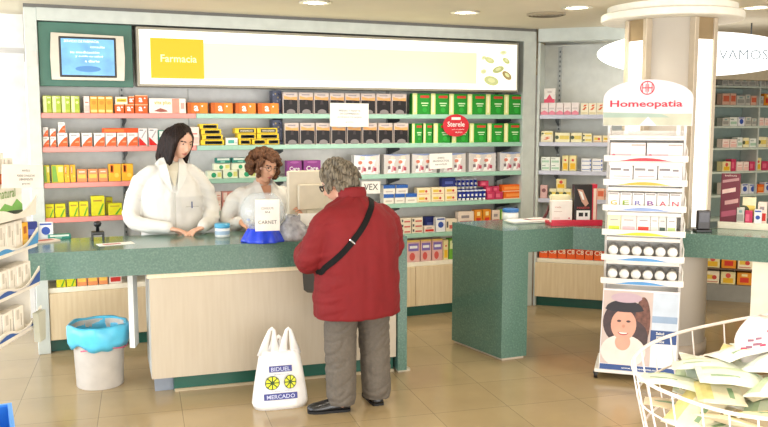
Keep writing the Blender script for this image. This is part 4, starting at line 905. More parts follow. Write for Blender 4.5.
for rr in (.046,.039): ring_.append([(-.005+rr*math.cos(2*PI*i/N),-.0216,1.945+rr*math.sin(2*PI*i/N)) for i in range(N)])
m.loft(ring_,HRED,False,False)
m.text('H',(-.024,-.0216,1.945),(1,0,0),(0,0,1),HRED,w=.026,h=.052); m.text('H',(.014,-.0216,1.945),(1,0,0),(0,0,1),HRED,w=.026,h=.052); m.box(-.0065,-.0222,1.905,-.0035,-.0215,1.985,HRED); m.box(-.04,-.0222,1.943,.03,-.0215,1.947,HRED)
m.build('header_board',t)
for x in (-.13,.20): m = MB(); m.box(x-.012,-.012,1.60,x+.012,-.006,1.72,RS); m.build('header_post',t)
# poster panel leaning
m = MB(); PT=.60; PB=.055; yt=-.115; yb=-.20
def pp(x,f,off=0.0): # f 0 bottom..1 top on the poster plane, in front by off
    return (x*(1+.0*(1-f))+(-.012*(1-f)), yb+(yt-yb)*f-off, PB+(PT-PB)*f)
m.add([pp(-.245,0),pp(.245,0),pp(.245,1),pp(-.245,1),pp(-.245,0,-.01),pp(.245,0,-.01),pp(.245,1,-.01),pp(-.245,1,-.01)],[(0,1,2,3),(7,6,5,4),(3,2,6,7),(0,4,5,1),(0,3,7,4),(1,5,6,2)],pm('#e9e6ea',.3))
def pq(x0,x1,f0,f1,mat,o=.001): m.quad(pp(x0,f0,o),pp(x1,f0,o),pp(x1,f1,o),pp(x0,f1,o),mat)
def pe(cx_,cf,rx,rf,mat,o,n=28,a0=0,a1=2*PI): m.add([pp(cx_+rx*math.cos(a0+(a1-a0)*i/n),cf+rf*math.sin(a0+(a1-a0)*i/n),o) for i in range(n)],[tuple(range(n))],mat)
pq(.08,.24,.5,.98,pm('#c3cfdf',.3)); pq(.08,.24,.62,.70,pm('#8fa6c4',.3),.0015); pq(-.24,.08,.09,.98,pm('#c6b4ae',.3))
HD = pm('#3a2426',.35,.3,30); SK = pm('#d9a08c',.4); 
pe(-.10,.60,.135,.27,HD,.002); pe(-.05,.42,.11,.22,HD,.0022); pe(.02,.62,.05,.30,pm('#6d4438',.4,.4,40),.0021)
pe(-.095,.25,.145,.20,pm('#ecd9d2',.4),.0026); pe(-.10,.36,.05,.10,SK,.0028); pe(-.10,.57,.082,.185,SK,.003)
pe(-.10,.76,.12,.11,pm('#1b1620',.4),.0034,a0=0,a1=PI); pe(-.10,.76,.125,.035,pm('#1b1620',.4),.0036); pe(-.09,.90,.10,.06,pm('#bfa6b4',.4),.0038)
pe(-.13,.615,.014,.014,HD,.0036); pe(-.07,.615,.014,.014,HD,.0036); pe(-.10,.48,.034,.035,pm('#a8383c',.4),.0036,a0=PI,a1=2*PI); pe(-.10,.478,.028,.018,WHITE,.004,a0=PI,a1=2*PI); pe(-.10,.555,.010,.02,pm('#c78a76',.4),.0036)
NB = pm('#2b4a86',.4); pq(.075,.24,.37,.53,NB,.002); pq(-.24,.24,.015,.085,NB,.0042)
for i,tx in enumerate(('Salud','para','todos')): m.text(tx,pp(.135,.495-.048*i,.003),(1,0,0),V((0,-(yt-yb)/-(PT-PB),1)),WHITE,h=.018,bold=.02)
m.text('www.homeopatia.es',pp(.01,.05,.0055),(1,0,0),(0,.1,1),WHITE,w=.22,h=.016,bold=.01)
m.build('poster_panel',t)
m = MB(); m.bbox(-.285,-.225,.045,.265,.20,.066,RW,.004); m.build('base_plate',t)
for x,y in ((-.275,-.20),(.25,-.17),(-.25,.17),(.25,.17)):
    m = MB(); m.loft([[(x-.012+q*.024,y+.026*math.cos(2*PI*i/20),.027+.026*math.sin(2*PI*i/20)) for i in range(20)] for q in (0,1)],BLACK); m.bbox(x-.018,y-.012,.03,x+.018,y+.012,.046,DARKM,.002); m.build('caster_wheel',t)
# goods on the rack (each its own thing)
def on_rack(ds,w,d,h,x,y,z,label,group=None,name='remedy_box',cat='box'):
    m = MB(); ds(m,w,d,h); o = m.build(name); o.matrix_world = HM @ Matrix.Translation(V((x,y,z+.0005))); 
    o.location = HM @ V((x,y,z+.0005)); o.rotation_euler=(0,0,HR); return tag(o,label,cat,group)
def d_w1(m,w,d,h): cbox(m,w,d,h,C_('#f1e6e4')); fq(m,w,d,h,0,0,.6,.3,C_('#eec4cc')); fq(m,w,d,h,.6,.8,.98,.9,C_('#b9a9a4')); fcirc(m,w,h,.1,.2,h*.1,C_('#e07a8c'))
def d_w2(m,w,d,h): cbox(m,w,d,h,C_('#efecea')); fq(m,w,d,h,.05,.65,.5,.78,C_('#8d8688')); fq(m,w,d,h,.2,.3,.9,.36,C_('#e2a9ac')); fq(m,w,d,h,.6,.62,.85,.74,C_('#8d8688'))
def mk_letters(tx,c):
    def d_l(m,w,d,h): cbox(m,w,d,h,C_('#eeeae8')); ftext(m,w,h,tx,.5,.32,C_(c),tw=.55,th=.3); fq(m,w,d,h,.1,.85,.9,.95,C_('#a9a2a2'))
    d_l.__name__ = 'd_l'+tx+c; return d_l
def mk_plain(c,c2):
    def d_p(m,w,d,h): cbox(m,w,d,h,C_(c)); fq(m,w,d,h,.1,.05,.9,.35,C_(c2)); fq(m,w,d,h,.2,.7,.8,.76,C_('#a49c9c'))
    return d_p
on_rack(d_w1,.225,.10,.105,-.115,-.08,TZ[0],'pinkish white box at left on the top tray under the header'); on_rack(d_w1,.225,.10,.105,.118,-.08,TZ[0],'pinkish white box at right on the top tray under the header')
for i in range(3): on_rack(d_w2,.150,.10,.12,-.155+.156*i,-.075,TZ[1],'white box with grey print, %s from the left on second tray' % ORD[i],'white boxes on the second tray')
for i,(tx,c) in enumerate((('G','#d9b03a'),('E','#8fae3c'),('R','#7a78b4'),('B','#8a5a9a'),('A','#c23a5c'),('N','#d8405c'))): on_rack(mk_letters(tx,c),.074,.08,.10,-.196+.0785*i,-.075,TZ[2],'slim white box with coloured letter %s on the third tray' % tx,'letter boxes on the third tray')
for i,(c,c2,nm,w) in enumerate((('#eef0c4','#c9d84a','lime white',.085),('#f0e2dc','#eeb9c0','pink white',.10),('#efe4e0','#d8493c','red edged white',.085),('#ecebe6','#d9d6d0','plain white',.05),('#dfe0da','#4a5a50','dark striped',.045),('#eeeee8','#b9cc8c','pale green striped',.06))):
    x = (-.19,-.095,0,.07,.12,.178)[i]; on_rack(mk_plain(c,c2),w,.08,.11,x,-.075,TZ[3],'%s box on the fourth tray with lime lip' % nm)
for k in (4,5):
    for i in range(6):
        x = -.19+.076*i; m = MB(); g = pm('#b9b4ac',.3,.1,20,metal=.5)
        m.tube([(0,-.035,.045),(0,.11,.048)],.030,g,20); m.lathe([(.001,0),(.031,0)],(0,0,0),WHITE,8,cap=False)
        m.v = m.v[:-16]; m.f = [f for f in m.f if max(f) < len(m.v)]; m.m = m.m[:len(m.f)]; m.sm = m.sm[:len(m.f)]
        m.ell((0,-.035,.045),(.033,.022,.033),pm('#f0eeea',.25),None,20,12); m.box(-.02,-.0,0,.02,.10,.022,RW)
        o = m.build('remedy_tube'); o.location = HM @ V((x,-.05,TZ[k]+.0005)); o.rotation_euler=(0,0,HR); tag(o,'white capped round tube, %s from the left on the %s tray' % (ORD[i],('fifth','lowest')[k-4]),'tube','capped tubes on the %s tray' % ('fifth','lowest')[k-4])

# ------------------------------------------------------------------ cardboard rack at the left edge
LX = V((.012,4.60,0)); d_ = V((FH.x,FH.y,0)); LRZ = math.atan2(d_.y,d_.x)   # local x points away, front faces -y local (to the right)
t = thing('cardboard_rack','cream cardboard leaflet rack with blue wave lips at the left edge','display rack',LX,LRZ)
LM = Matrix.Translation(LX) @ Matrix.Rotation(LRZ,4,'Z')
CB = pm('#efeadf',.6); LW = .46
m = MB(); m.box(-LW,.02,0,-.38,.30,.03,CB); m.box(-.43,.08,.03,-.39,.24,.66,CB); m.box(-LW,.02,.655,0,.30,.675,CB); m.box(-LW,.28,.675,0,.30,1.60,CB); m.prism([(-.008,.02),(0,.02),(0,.29),(-.008,.29)],.675,1.25,CB); m.prism([(-LW,.02),(-LW+.008,.02),(-LW+.008,.29),(-LW,.29)],.675,1.25,CB); m.build('rack_body',t)
LZ = [.50,.695,.90,1.10,1.265]
for k,z in enumerate(LZ):
    if k == 0: continue
    m = MB(); m.box(-LW+.01,.0,z-.012,-.01,.28,z-.004,CB)
    N=14
    for i in range(N):
        x0,x1=-LW+(LW+.02)*i/N,-LW+(LW+.02)*(i+1)/N
        top=lambda x: z+.03+.016*math.sin((x+.1)*16)+ .05*max(0,(x+.12)/.12)**2*(.6)
        m.add([(x0,-.02,z-.012),(x1,-.02,z-.012),(x1,-.028,top(x1)),(x0,-.028,top(x0)),(x0,-.014,z-.012),(x1,-.014,z-.012),(x1,-.022,top(x1)),(x0,-.022,top(x0))],[(0,1,2,3),(7,6,5,4),(3,2,6,7),(0,4,5,1),(0,3,7,4),(1,5,6,2)],CB)
        if k!=4:
            tb=lambda x: top(x)-.012 - .012*(1+math.sin((x)*24))*.4
            m.quad((x0,-.0225-.003,z+.006),(x1,-.0225-.003,z+.006),(x1,-.0285-.001,max(z+.008,tb(x1))),(x0,-.0285-.001,max(z+.008,tb(x0))),pm(('#2c5aa8','#2c5aa8','#2c5aa8','#4d9bd6')[k],.5))
    m.build('tray',t)
def on_left(ds,w,d,h,x,y,z,label,tilt=0,name='carton',cat='box',group=None):
    m = MB(); ds(m,w,d,h); o = m.build(name); o.location = LM @ V((x,y,z)); o.rotation_euler=(0,0,LRZ); return tag(o,label,cat,group)
def d_tall(m,w,d,h): cbox(m,w,d,h,C_('#eee9df')); fq(m,w,d,h,.2,.5,.5,.9,C_('#cfc9bd')); fq(m,w,d,h,.65,.2,.75,.7,C_('#b9b2a4'))
def d_orangeyel(m,w,d,h): cbox(m,w,d,h,C_('#eeb432')); fq(m,w,d,h,.2,.55,.7,.85,C_('#b0601f')); fq(m,w,d,h,.1,.1,.8,.3,C_('#f6da7a'))
def d_wave(m,w,d,h): cbox(m,w,d,h,C_('#f1efe0')); fpoly(m,w,h,[(0,.02),(1,.02),(1,.3),(.8,.5),(.6,.3),(.35,.42),(.15,.25),(0,.36)],C_('#7cb65a')); fpoly(m,w,h,[(0,.02),(1,.02),(1,.12),(.5,.18),(0,.1)],C_('#3c4a3c'),.0014); ftext(m,w,h,'natural',.45,.72,C_('#8fae6a'),tw=.6)
for i,x in enumerate((-.30,-.21,-.12)): on_left(d_tall,.082,.06,.14,x,.01,LZ[3]-.003,'tall cream carton, %s from the left on the rack beside the counter' % ORD[i],group='tall cream cartons')
on_left(d_orangeyel,.07,.06,.12,-.045,.01,LZ[3]-.003,'small orange yellow carton at rack end beside tall cream cartons')
on_left(d_wave,.30,.06,.16,-.17,.03,LZ[4]-.003,'wide cream carton with green wave under the paper notice')
for i,x in enumerate((-.30,-.21,-.12,-.04)): on_left(d_tall,.075,.06,.12,x,.01,LZ[2]-.003,'cream carton, %s from the left on the second lowest blue lip' % ORD[i],group='cream cartons on second lip')
for i,x in enumerate((-.28,-.16)): on_left(d_tall,.10,.05,.12,x,.01,LZ[1]-.003,'cream carton, %s from the left on the lowest visible lip' % ORD[i],group='cream cartons on the lower lip')
m = MB(); m.loft([[(x*(1-.25*(1-k)),y,-.13+.15*k) for x,y in ((-.045,-.03),(.045,-.03),(.045,.0),(-.045,.0))] for k in (0,1)],pm('#b9bcae',.5),True,False); o = m.build('leaflet_pocket'); o.location = LM @ V((-.055,-.03,LZ[1]+.05)); o.rotation_euler=(0,0,LRZ); o.parent=t; o.matrix_parent_inverse = Matrix(); o.location=(-.055,-.03,LZ[1]+.05); o.rotation_euler=(0,0,0)
m = MB(); m.bbox(-.15,0,0,.15,.002,.115,PAPER,.0004)
for tx,z,w in (('AVISO',.085,.06),('PUEDE CONSULTAR',.06,.13),('LIBREMENTE',.042,.10),('gracias',.02,.06)): m.text(tx,(.02,-.0006,z),(1,0,0),(0,0,1),INK,w=w,h=.010)
o = m.build('paper_notice'); o.location = LM @ V((-.15,-.035,LZ[4]+.135)); o.rotation_euler=(0,.06,LRZ-.25); tag(o,'white paper notice taped at the top of the left cardboard rack','sign')
on_left(d_orangelong,.26,.06,.05,-.19,.04,LZ[4]+.158,'bright orange carton lying behind the top of the paper notice')
on_left(d_tall,.09,.05,.10,-.25,.03,LZ[4]+.209,'beige carton, left of two standing on the orange carton')
on_left(d_tall,.07,.05,.07,-.14,.03,LZ[4]+.209,'beige carton, right and lower of two on the orange carton')

# ------------------------------------------------------------------ blue crate in the lower left corner
t = thing('blue_crate','bright blue plastic crate on the floor in front of the waste bin','crate',(-.365,4.655,0),.05)
BLU = pm('#2f78c8',.35)
m = MB(); W_,D_,H_=.24,.20,.20
for x0,y0,x1,y1 in ((-W_,-D_,W_,-D_+.008),(-W_,D_-.008,W_,D_),(-W_,-D_+.009,-W_+.008,D_-.009),(W_-.008,-D_+.009,W_,D_-.009)): m.box(x0,y0,0,x1,y1,H_-.012,BLU)
m.box(-W_,-D_,0,W_,D_,.006,BLU); m.build('crate_body',t)
m = MB()
for x0,y0,x1,y1 in ((-W_-.012,-D_-.012,W_+.012,-D_+.010),(-W_-.012,D_-.010,W_+.012,D_+.012),(-W_-.012,-D_+.010,-W_+.010,D_-.010),(W_-.010,-D_+.010,W_+.012,D_-.010)): m.box(x0,y0,H_-.012,x1,y1,H_,pm('#4a90dc',.35))
m.build('rim',t)

# ------------------------------------------------------------------ wire dump basket lower right
BC = V((2.685,2.155,0)); BA, BB = .84,.42; BR = .16
t = thing('wire_basket','big white wire dump basket heaped with packets','basket',BC,BR)
WIRE = pm('#f1e8e6',.3)
def ring(z,k=1.0,zf=0.0):
    return [(BA*k*math.copysign(abs(math.cos(a))**.8,math.cos(a)), BB*k*math.copysign(abs(math.sin(a))**.8,math.sin(a)), z+zf*math.sin(a)) for a in [2*PI*i/72 for i in range(72)]]
tops = ring(.86,1.0,.04); mids = ring(.755,.97,.03); low = ring(.64,.93,.02); low2 = ring(.50,.88); bot = ring(.38,.82)
m = MB(); m.tube(tops,.0065,WIRE,8,closed=True); m.build('rim_wire',t)
m = MB()
for r_2 in (mids,low,low2,bot): m.tube(r_2,.0038,WIRE,6,closed=True)
m.build('ring_wires',t)
m = MB()
for i in range(0,72,2): m.tube([tops[i],mids[i],low[i],low2[i],bot[i]],.003,WIRE,6)
m.build('upright_wires',t)
m = MB()
for i in range(-6,7):
    x = BA*.80*i/7; y = BB*.80*math.sqrt(max(0,1-(i/7)**2)); m.tube([(x,-y,.38),(x,y,.38)],.003,WIRE,6)
m.build('floor_wires',t)
for s in (-1,1):
    for q in (-1,1):
        m = MB(); m.tube([(s*.55,q*.24,.38),(s*.60,q*.27,0)],.009,WIRE,8); m.build('leg',t)
BM = Matrix.Translation(BC) @ Matrix.Rotation(BR,4,'Z')
# packets: thin pillowy envelopes
def packet_mesh(w,h,c,c2,seed):
    m = MB(); r = random.Random(seed); nx,ny = 12,9; top=[];bt=[]
    def zt(x,y): e_=max(0,(1-abs(x)**4)*(1-abs(y)**4)); return .014*e_+.004*noise.noise(V((x*2.5+seed,y*2.5,0)))
    for j in range(ny+1):
        for i in range(nx+1):
            x,y=-1+2*i/nx,-1+2*j/ny; b=.012*math.sin(x*1.5+seed); top.append((x*w/2,y*h/2,zt(x,y)+b+.001)); bt.append((x*w/2,y*h/2,-zt(x,y)*.6+b-.001))
    N=(nx+1)*(ny+1); m1=pm(c,.45,.05,20); m2=pm(c2,.45,.1,20); m3=pm('#8fb08c',.5)
    for j in range(ny):
        for i in range(nx):
            a=j*(nx+1)+i; q=[top[a],top[a+1],top[a+nx+2],top[a+nx+1]]
            mm = m2 if (j>=ny-3 and 1<=i<nx-1) else (m3 if (j==2 and 2<=i<=6) else m1)
            m.add(q,[(0,1,2,3)],mm,True); m.add([bt[a],bt[a+nx+1],bt[a+nx+2],bt[a+1]],[(0,1,2,3)],m1,True)
    per=[i for i in range(nx+1)]+[(j+1)*(nx+1)-1 for j in range(1,ny+1)]+[ny*(nx+1)+i for i in range(nx-1,-1,-1)]+[j*(nx+1) for j in range(ny-1,0,-1)]
    for k in range(len(per)): a,b=per[k],per[(k+1)%len(per)]; m.add([bt[a],bt[b],top[b],top[a]],[(0,1,2,3)],m1)
    return m.mesh('packet')
kinds = [('cream yellow','#f3ead0','#e6d692'),('pale green','#e9efe0','#bcd0ae'),('white','#f3f2ec','#d2dacd'),('pale orange','#f3e3c6','#e2b98a'),('light yellow','#f5efc8','#e8da82')]
meshes = [packet_mesh(.22,.15,k[1],k[2],i) for i,k in enumerate(kinds)]
rp = random.Random(11); cells=[]
for layer in range(5):
    nxx = (8,8,7,6,4)[layer]; nyy = (3,4,3,3,2)[layer]
    for j in range(nyy):
        for i in range(nxx):
            x = (-1+2*(i+.5)/nxx)*(.68,.72,.68,.60,.45)[layer]+rp.uniform(-.03,.03); y = (-1+2*(j+.5)/nyy)*(.27,.30,.28,.22,.14)[layer]+rp.uniform(-.02,.02)
            if (x/.76)**2+(y/.36)**2 > 1: continue
            cells.append((x,y,.725+.045*layer-.02*(x/.7)**2+rp.uniform(0,.012),layer))
for i,(x,y,z,l) in enumerate(cells):
    k = rp.randrange(5); o = link('sealed_packet', meshes[k]); rx,ry,rz_ = rp.uniform(-.30,.30),rp.uniform(-.3,.3),rp.uniform(-1.0,1.0)
    o.location = BM @ V((x,y,z)); o.rotation_euler = (rx,ry,rz_)
    sx = 'left' if x<-.25 else ('right' if x>.25 else 'middle'); sy='back' if y>.08 else ('front' if y<-.08 else 'centre')
    tag(o,'flat %s sealed packet in the %s %s of the wire basket heap, %s layer' % (kinds[k][0],sx,sy,('bottom','second','third','fourth','top')[l]),'packet','sealed packets heaped in the wire basket')
# netting pouch hanging on the rim
p = onf(762,341,2.98)
m = MB(); n=32; rings=[]
for k in range(9):
    q=k/8; z=-.085+.17*q; w=.085*math.sin(PI*(.18+.70*q))+.012; rings.append([(w*math.cos(a),.045*math.sin(PI*(.15+.7*q))*math.sin(a),z+.006*math.sin(a*5)) for a in [2*PI*i/n for i in range(n)]])
m.loft(rings,pm('#f0e4e2',.35,.05,20)); rr=random.Random(2)
for i in range(16):
    q=rr.uniform(.25,.8); a=rr.uniform(-2.5,-.6); w=.085*math.sin(PI*(.18+.70*q))+.0145; yy=.0465*math.sin(PI*(.15+.7*q))+.001
    c0=V((w*math.cos(a),yy*math.sin(a)-.001,-.085+.17*q)); tn=V((-w*math.sin(a),yy*math.cos(a),0)).normalized()
    m.add([c0+tn*s*.010+V((0,0,u_*.006)) for s,u_ in ((-1,-1),(1,-.4),(1,1),(-1,.6))],[(0,1,2,3)],pm(('#d8405c','#8a5a6c')[i%2],.5))
o = m.build('printed_pouch'); o.location = p; o.rotation_euler=(0,0,-YAW); tag(o,'white pouch with red print standing at the back rim of basket','pouch')

# ------------------------------------------------------------------ people
def remesh(mb, voxel, it=4, fac=.5):
    o = bpy.data.objects.new('tmp', mb.mesh('tmp')); col.objects.link(o)
    r = o.modifiers.new('r','REMESH'); r.mode='VOXEL'; r.voxel_size=voxel; r.use_smooth_shade=True
    if it: s_ = o.modifiers.new('s','SMOOTH'); s_.iterations=it; s_.factor=fac
    bpy.context.view_layer.update()
    me = bpy.data.meshes.new_from_object(o.evaluated_get(bpy.context.evaluated_depsgraph_get()))
    bpy.data.objects.remove(o); me.materials.clear(); return me
def coords(me):
    a = np.empty(len(me.vertices)*3,dtype=np.float32); me.vertices.foreach_get('co',a); return a.reshape(-1,3)
def displace(me, fn):
    """fn(co Vector, normal Vector) -> offset along the normal"""
    cs = coords(me); nn = [v.normal.copy() for v in me.vertices]
    for i in range(len(cs)):
        k = fn(cs[i], nn[i])
        if k: cs[i] += np.array(nn[i])*k
    me.vertices.foreach_set('co', cs.reshape(-1)); me.update()
def finish(me, mats, fn=None):
    for m_ in mats: me.materials.append(m_)
    n = len(me.polygons)
    if fn:
        c = np.empty(n*3,dtype=np.float32); me.polygons.foreach_get('center',c); me.polygons.foreach_set('material_index', fn(c.reshape(-1,3)).astype(np.int32))
    else: me.polygons.foreach_set('material_index', np.zeros(n,dtype=np.int32))
    me.polygons.foreach_set('use_smooth', np.ones(n,dtype=bool)); me.update(); return me
DUM = pm('#888888')
def limb(mb, pts, rad, n=16, sub=4):
    P = [V(p) for p in pts]; Q=[];R=[]
    for i in range(len(P)-1):
        p0,p1,p2,p3 = P[max(i-1,0)],P[i],P[i+1],P[min(i+2,len(P)-1)]
        for k in range(sub):
            t=k/sub; Q.append(.5*((2*p1)+(p2-p0)*t+(2*p0-5*p1+4*p2-p3)*t*t+(3*p1-p0-3*p2+p3)*t**3)); R.append(rad[i]+(rad[i+1]-rad[i])*t)
    Q.append(P[-1]); R.append(rad[-1]); mb.tube(Q,R,DUM,n,round_=True)
def torso(mb, rings, n=36, e=.85):
    mb.loft([[(cx+rx*math.copysign(abs(math.cos(a))**e,math.cos(a)), cy+ry*math.copysign(abs(math.sin(a))**e,math.sin(a)), z) for a in [2*PI*i/n for i in range(n)]] for z,cx,cy,rx,ry in rings], DUM)
def head_pts(mb, M, female=True, scale=1.0):
    """head centred at the skull middle, face towards -y local; M maps into figure space"""
    nu,nv = 64,56; rings=[]
    g = lambda d,s: math.exp(-(d/s)**2)
    for k in range(nv+1):
        el = -PI/2+PI*min(max(k,.02),nv-.02)/nv; ring=[]
        for i in range(nu):
            b = 2*PI*i/nu; x,y,z = .073*math.cos(el)*math.cos(b), .094*math.cos(el)*math.sin(b), .115*math.sin(el)
            if z < 0:
                t = min(1,-z/.115); x *= 1-.30*t**1.6+.12*t; 
                if y < 0: y = y*(1+.05*t) - .012*t*(1-abs(x)/.08)
                else: y *= 1-.25*t
            if y > 0: y += .006
            if y < 0:
                f = min(1,-y/.05)
                y -= f*.022*g(x,.0105)*(max(0,min(1,(.022-z)/.05)) if z>-.034 else math.exp(-((z+.034)/.007)**2))
                y -= f*.006*g(abs(x)-.010,.006)*g(z+.031,.007)
                y -= f*.004*g(z-.034,.010)*g(x,.05)
                y += f*.011*g(abs(x)-.031,.015)*g(z-.012,.012)
                y -= f*.006*g(x,.021)*(g(z+.056,.0055)+1.1*g(z+.068,.006)) - f*.002*g(x,.025)*g(z+.062,.003)
                y += f*.004*g(x,.02)*g(z+.080,.006); y -= f*.008*g(x,.020)*g(z+.098,.014)
                y -= f*.005*g(abs(x)-.042,.018)*g(z+.020,.02)
            ring.append(M @ V((x*scale,y*scale,z*scale)))
        rings.append(ring)
    mb.loft(rings, DUM)
    for s in (-1,1):
        mb.ell(M @ V((s*.031,-.0745,.012))*1 if False else M @ V((s*.031*scale,-.0735*scale,.012*scale)),(.0125*scale,)*3,DUM,None,16,12)
        E_ = M.to_3x3() @ Matrix.Rotation(s*.35,3,'Z'); mb.ell(M @ V((s*.075*scale,.008*scale,-.005*scale)),(.008*scale,.018*scale,.030*scale),DUM,E_,14,10)
def face_index(M, c, scale=1.0):
    """0 skin 1 sclera 2 iris 3 lip 4 brow for polygon centres c"""
    Mi = np.array(M.inverted()); L = (c @ Mi[:3,:3].T + Mi[:3,3])/scale; x,y,z = L[:,0],L[:,1],L[:,2]; front = y < -.05
    idx = np.zeros(len(c),dtype=np.int32)
    ax = np.abs(x)
    idx[front & (((ax-.031)/.0115)**2+((z-.011)/.0042)**2<1)] = 1
    idx[front & (((ax-.031)/.0055)**2+((z-.011)/.0058)**2<1)] = 2
    idx[front & (ax<.024) & (np.abs(z+.062+.08*ax*0)<.0115*(1-ax/.034))] = 3
    idx[front & (ax>.014) & (ax<.048) & (np.abs(z-(.030-.10*np.abs(ax-.028)))<.0042)] = 4
    return idx
def hand(mb, wrist, d, nrm, thumb_side, curl=.35, L=.172, spread=.12, curls=None):
    """wrist point, direction along the hand, palm normal (towards palm), thumb side sign"""
    d=V(d).normalized(); nrm=V(nrm); nrm=(nrm-d*nrm.dot(d)).normalized(); s=d.cross(nrm)*thumb_side; w=V(wrist); k=L/.18
    rings=[]
    for t,hw,hh in ((-.02,.026,.020),(.01,.028,.018),(.035,.036,.0165),(.065,.041,.0150),(.088,.040,.0125),(.096,.034,.009)):
        rings.append([w+d*t*k+s*(hw*k*math.cos(a))+nrm*(hh*k*math.sin(a)) for a in [2*PI*i/16 for i in range(16)]])
    mb.loft(rings,DUM)
    for i,(off,ln) in enumerate(((.0285,.070),(.0095,.078),(-.0095,.072),(-.0285,.056))):
        c = curls[i] if curls else curl*(1+.12*i); p=w+d*(.082*k)+s*(off*k); ang=-.05; pts=[p-d*.015]; r=[.0088*k]
        fd=(d+s*(spread*(1-i*.66))).normalized()
        pts.append(p); r.append(.0090*k)
        for j,seg in enumerate((.46,.30,.24)):
            ang += c*(1.0,1.15,.8)[j]; v=fd*math.cos(ang)+nrm*math.sin(ang); p=p+v*(ln*k*seg+.004); pts.append(p); r.append((.0086,.0080,.0070)[j]*k)
        mb.tube(pts,r,DUM,10,round_=True)
    p=w+d*.018*k+s*.022*k; v1=(d*.62+s*.62+nrm*.35).normalized(); v2=(d*.88+s*.25+nrm*.40).normalized()
    mb.tube([p,p+v1*.040*k,p+v1*.040*k+v2*.030*k,p+v1*.040*k+v2*.054*k],[.0135*k,.0115*k,.0098*k,.0082*k],DUM,10,round_=True)
SKIN1 = pm('#d9a88f',.45,.05,25); SKIN2 = pm('#cf9a7c',.45,.06,25); SCL = pm('#c9bdb2',.3); IRIS = pm('#2a1b14',.15); LIP = pm('#b5655c',.4)
def person(label, loc, rz, H, body_fn, M, skin, brow, voxel=.0045):
    mb = MB(); body_fn(mb); me = remesh(mb, voxel, 2, .4)
    finish(me, [skin,SCL,IRIS,LIP,brow], lambda c: face_index(M,c,H))
    o = link('person', me, None, loc, rz); return tag(o, label, 'person')
def HMAT(pos, yaw, pitch, roll=0): return Matrix.Translation(V(pos)) @ Matrix.Rotation(yaw,4,'Z') @ Matrix.Rotation(roll,4,'Y') @ Matrix.Rotation(pitch,4,'X')
def stand_legs(mb, hip, y=0, w=.09, foot=True):
    torso(mb,[(hip+.12,0,y,.13,.085),(hip+.02,0,y,.155,.10),(hip-.06,0,y,.15,.10)])
    for s in (-1,1):
        limb(mb,[(s*w,y,hip-.02),(s*w,y-.01,hip*.52),(s*w,y+.01,.09)],[.078,.052,.036]); limb(mb,[(s*w,y+.03,.05),(s*w,y-.05,.04),(s*w,y-.14,.028)],[.036,.035,.026])
def fold(p, amp, f1=18, f2=9, seed=0.0):
    a = noise.noise(V((p[0]*f1+seed,p[1]*f1,p[2]*f2))); b = noise.noise(V((p[0]*f1*.6+p[2]*6,p[1]*f1*.6+seed*3,p[2]*f2*.9-p[0]*5)))
    c_ = noise.noise(V((math.atan2(p[1],p[0])*3.2+seed,p[2]*2.2,seed+abs(p[0])*3)))
    w_ = max(0,min(1,(abs(p[0])-.15)/.06)); q_ = noise.noise(V((p[0]*5+seed,p[1]*6,p[2]*26+p[0]*9)))      # creases across the sleeves
    c_ = c_*(1-w_) + w_*(q_*.8 - 1.1*max(0,.30-abs(q_)))
    return amp*(.35*a+.75*c_) - amp*.45*max(0,1-abs(b)*4)*abs(a)
COATW = pm('#dad8d3',.75,.02,10,bump=.12,bscale=90)

def coat_mesh(fn, mats, voxel=.006, amp=.006, seed=0, it=5, idx=None):
    mb = MB(); fn(mb); me = remesh(mb, voxel, it, .5); displace(me, lambda p,n: fold(p,amp,14,7,seed)); return finish(me, mats, idx)
def strip(mb, pts, w, t, nrm, mat):      # flat band along pts; w in plane, t thickness
    rings=[]
    P=[V(p) for p in pts]
    for i,p in enumerate(P):
        tn=(P[min(i+1,len(P)-1)]-P[max(i-1,0)]).normalized(); n_=V(nrm[i] if isinstance(nrm[0],(tuple,V)) else nrm).normalized(); b=tn.cross(n_).normalized(); ww = w[i] if isinstance(w,(list,tuple)) else w
        rings.append([p+b*ww/2+n_*t/2,p-b*ww/2+n_*t/2,p-b*ww/2-n_*t/2,p+b*ww/2-n_*t/2])
    mb.loft(rings,mat,True,False)

# ---------- dark haired assistant (faces -y local, x to her left = screen right)
WL = V((.945,6.06,0)); 
M1 = HMAT((.068,-.040,1.580), .40, .32, .06)      # turned towards screen right, looking down
hp = lambda u,v,y,L=WL: ony(u,v,y)-L
RW1, LW1 = V((-.06,-.24,.995)), V((.165,-.27,.995))
def b1(mb):
    head_pts(mb, M1, True, .97)
    limb(mb,[(.0,.02,1.30),(.012,.012,1.42),(.045,-.006,1.52)],[.062,.052,.05])
    torso(mb,[(.84,0,.01,.15,.10),(1.0,0,.01,.13,.09),(1.15,0,.01,.145,.10),(1.28,0,.01,.17,.095),(1.37,0,.015,.14,.075),(1.42,0,.015,.06,.05)])
    stand_legs(mb,.86,.01)
    for s,wr in ((-1,RW1),(1,LW1)):
        limb(mb,[(s*.165,.01,1.345),(s*.262,.0,1.10),(s*.24,-.09,1.02),tuple(wr)],[.045,.036,.034,.024])
    hand(mb, RW1, (.85,-.42,-.16), (0,-.10,-1), -1*-1, .20, .170)
    hand(mb, LW1, (-.80,-.45,-.16), (0,-.10,-1), -1, .22, .170)
P_1 = person('young assistant with long dark hair and white lab coat, both hands on the counter', WL, 0, .97, b1, M1, SKIN1, pm('#2a1c18',.6))
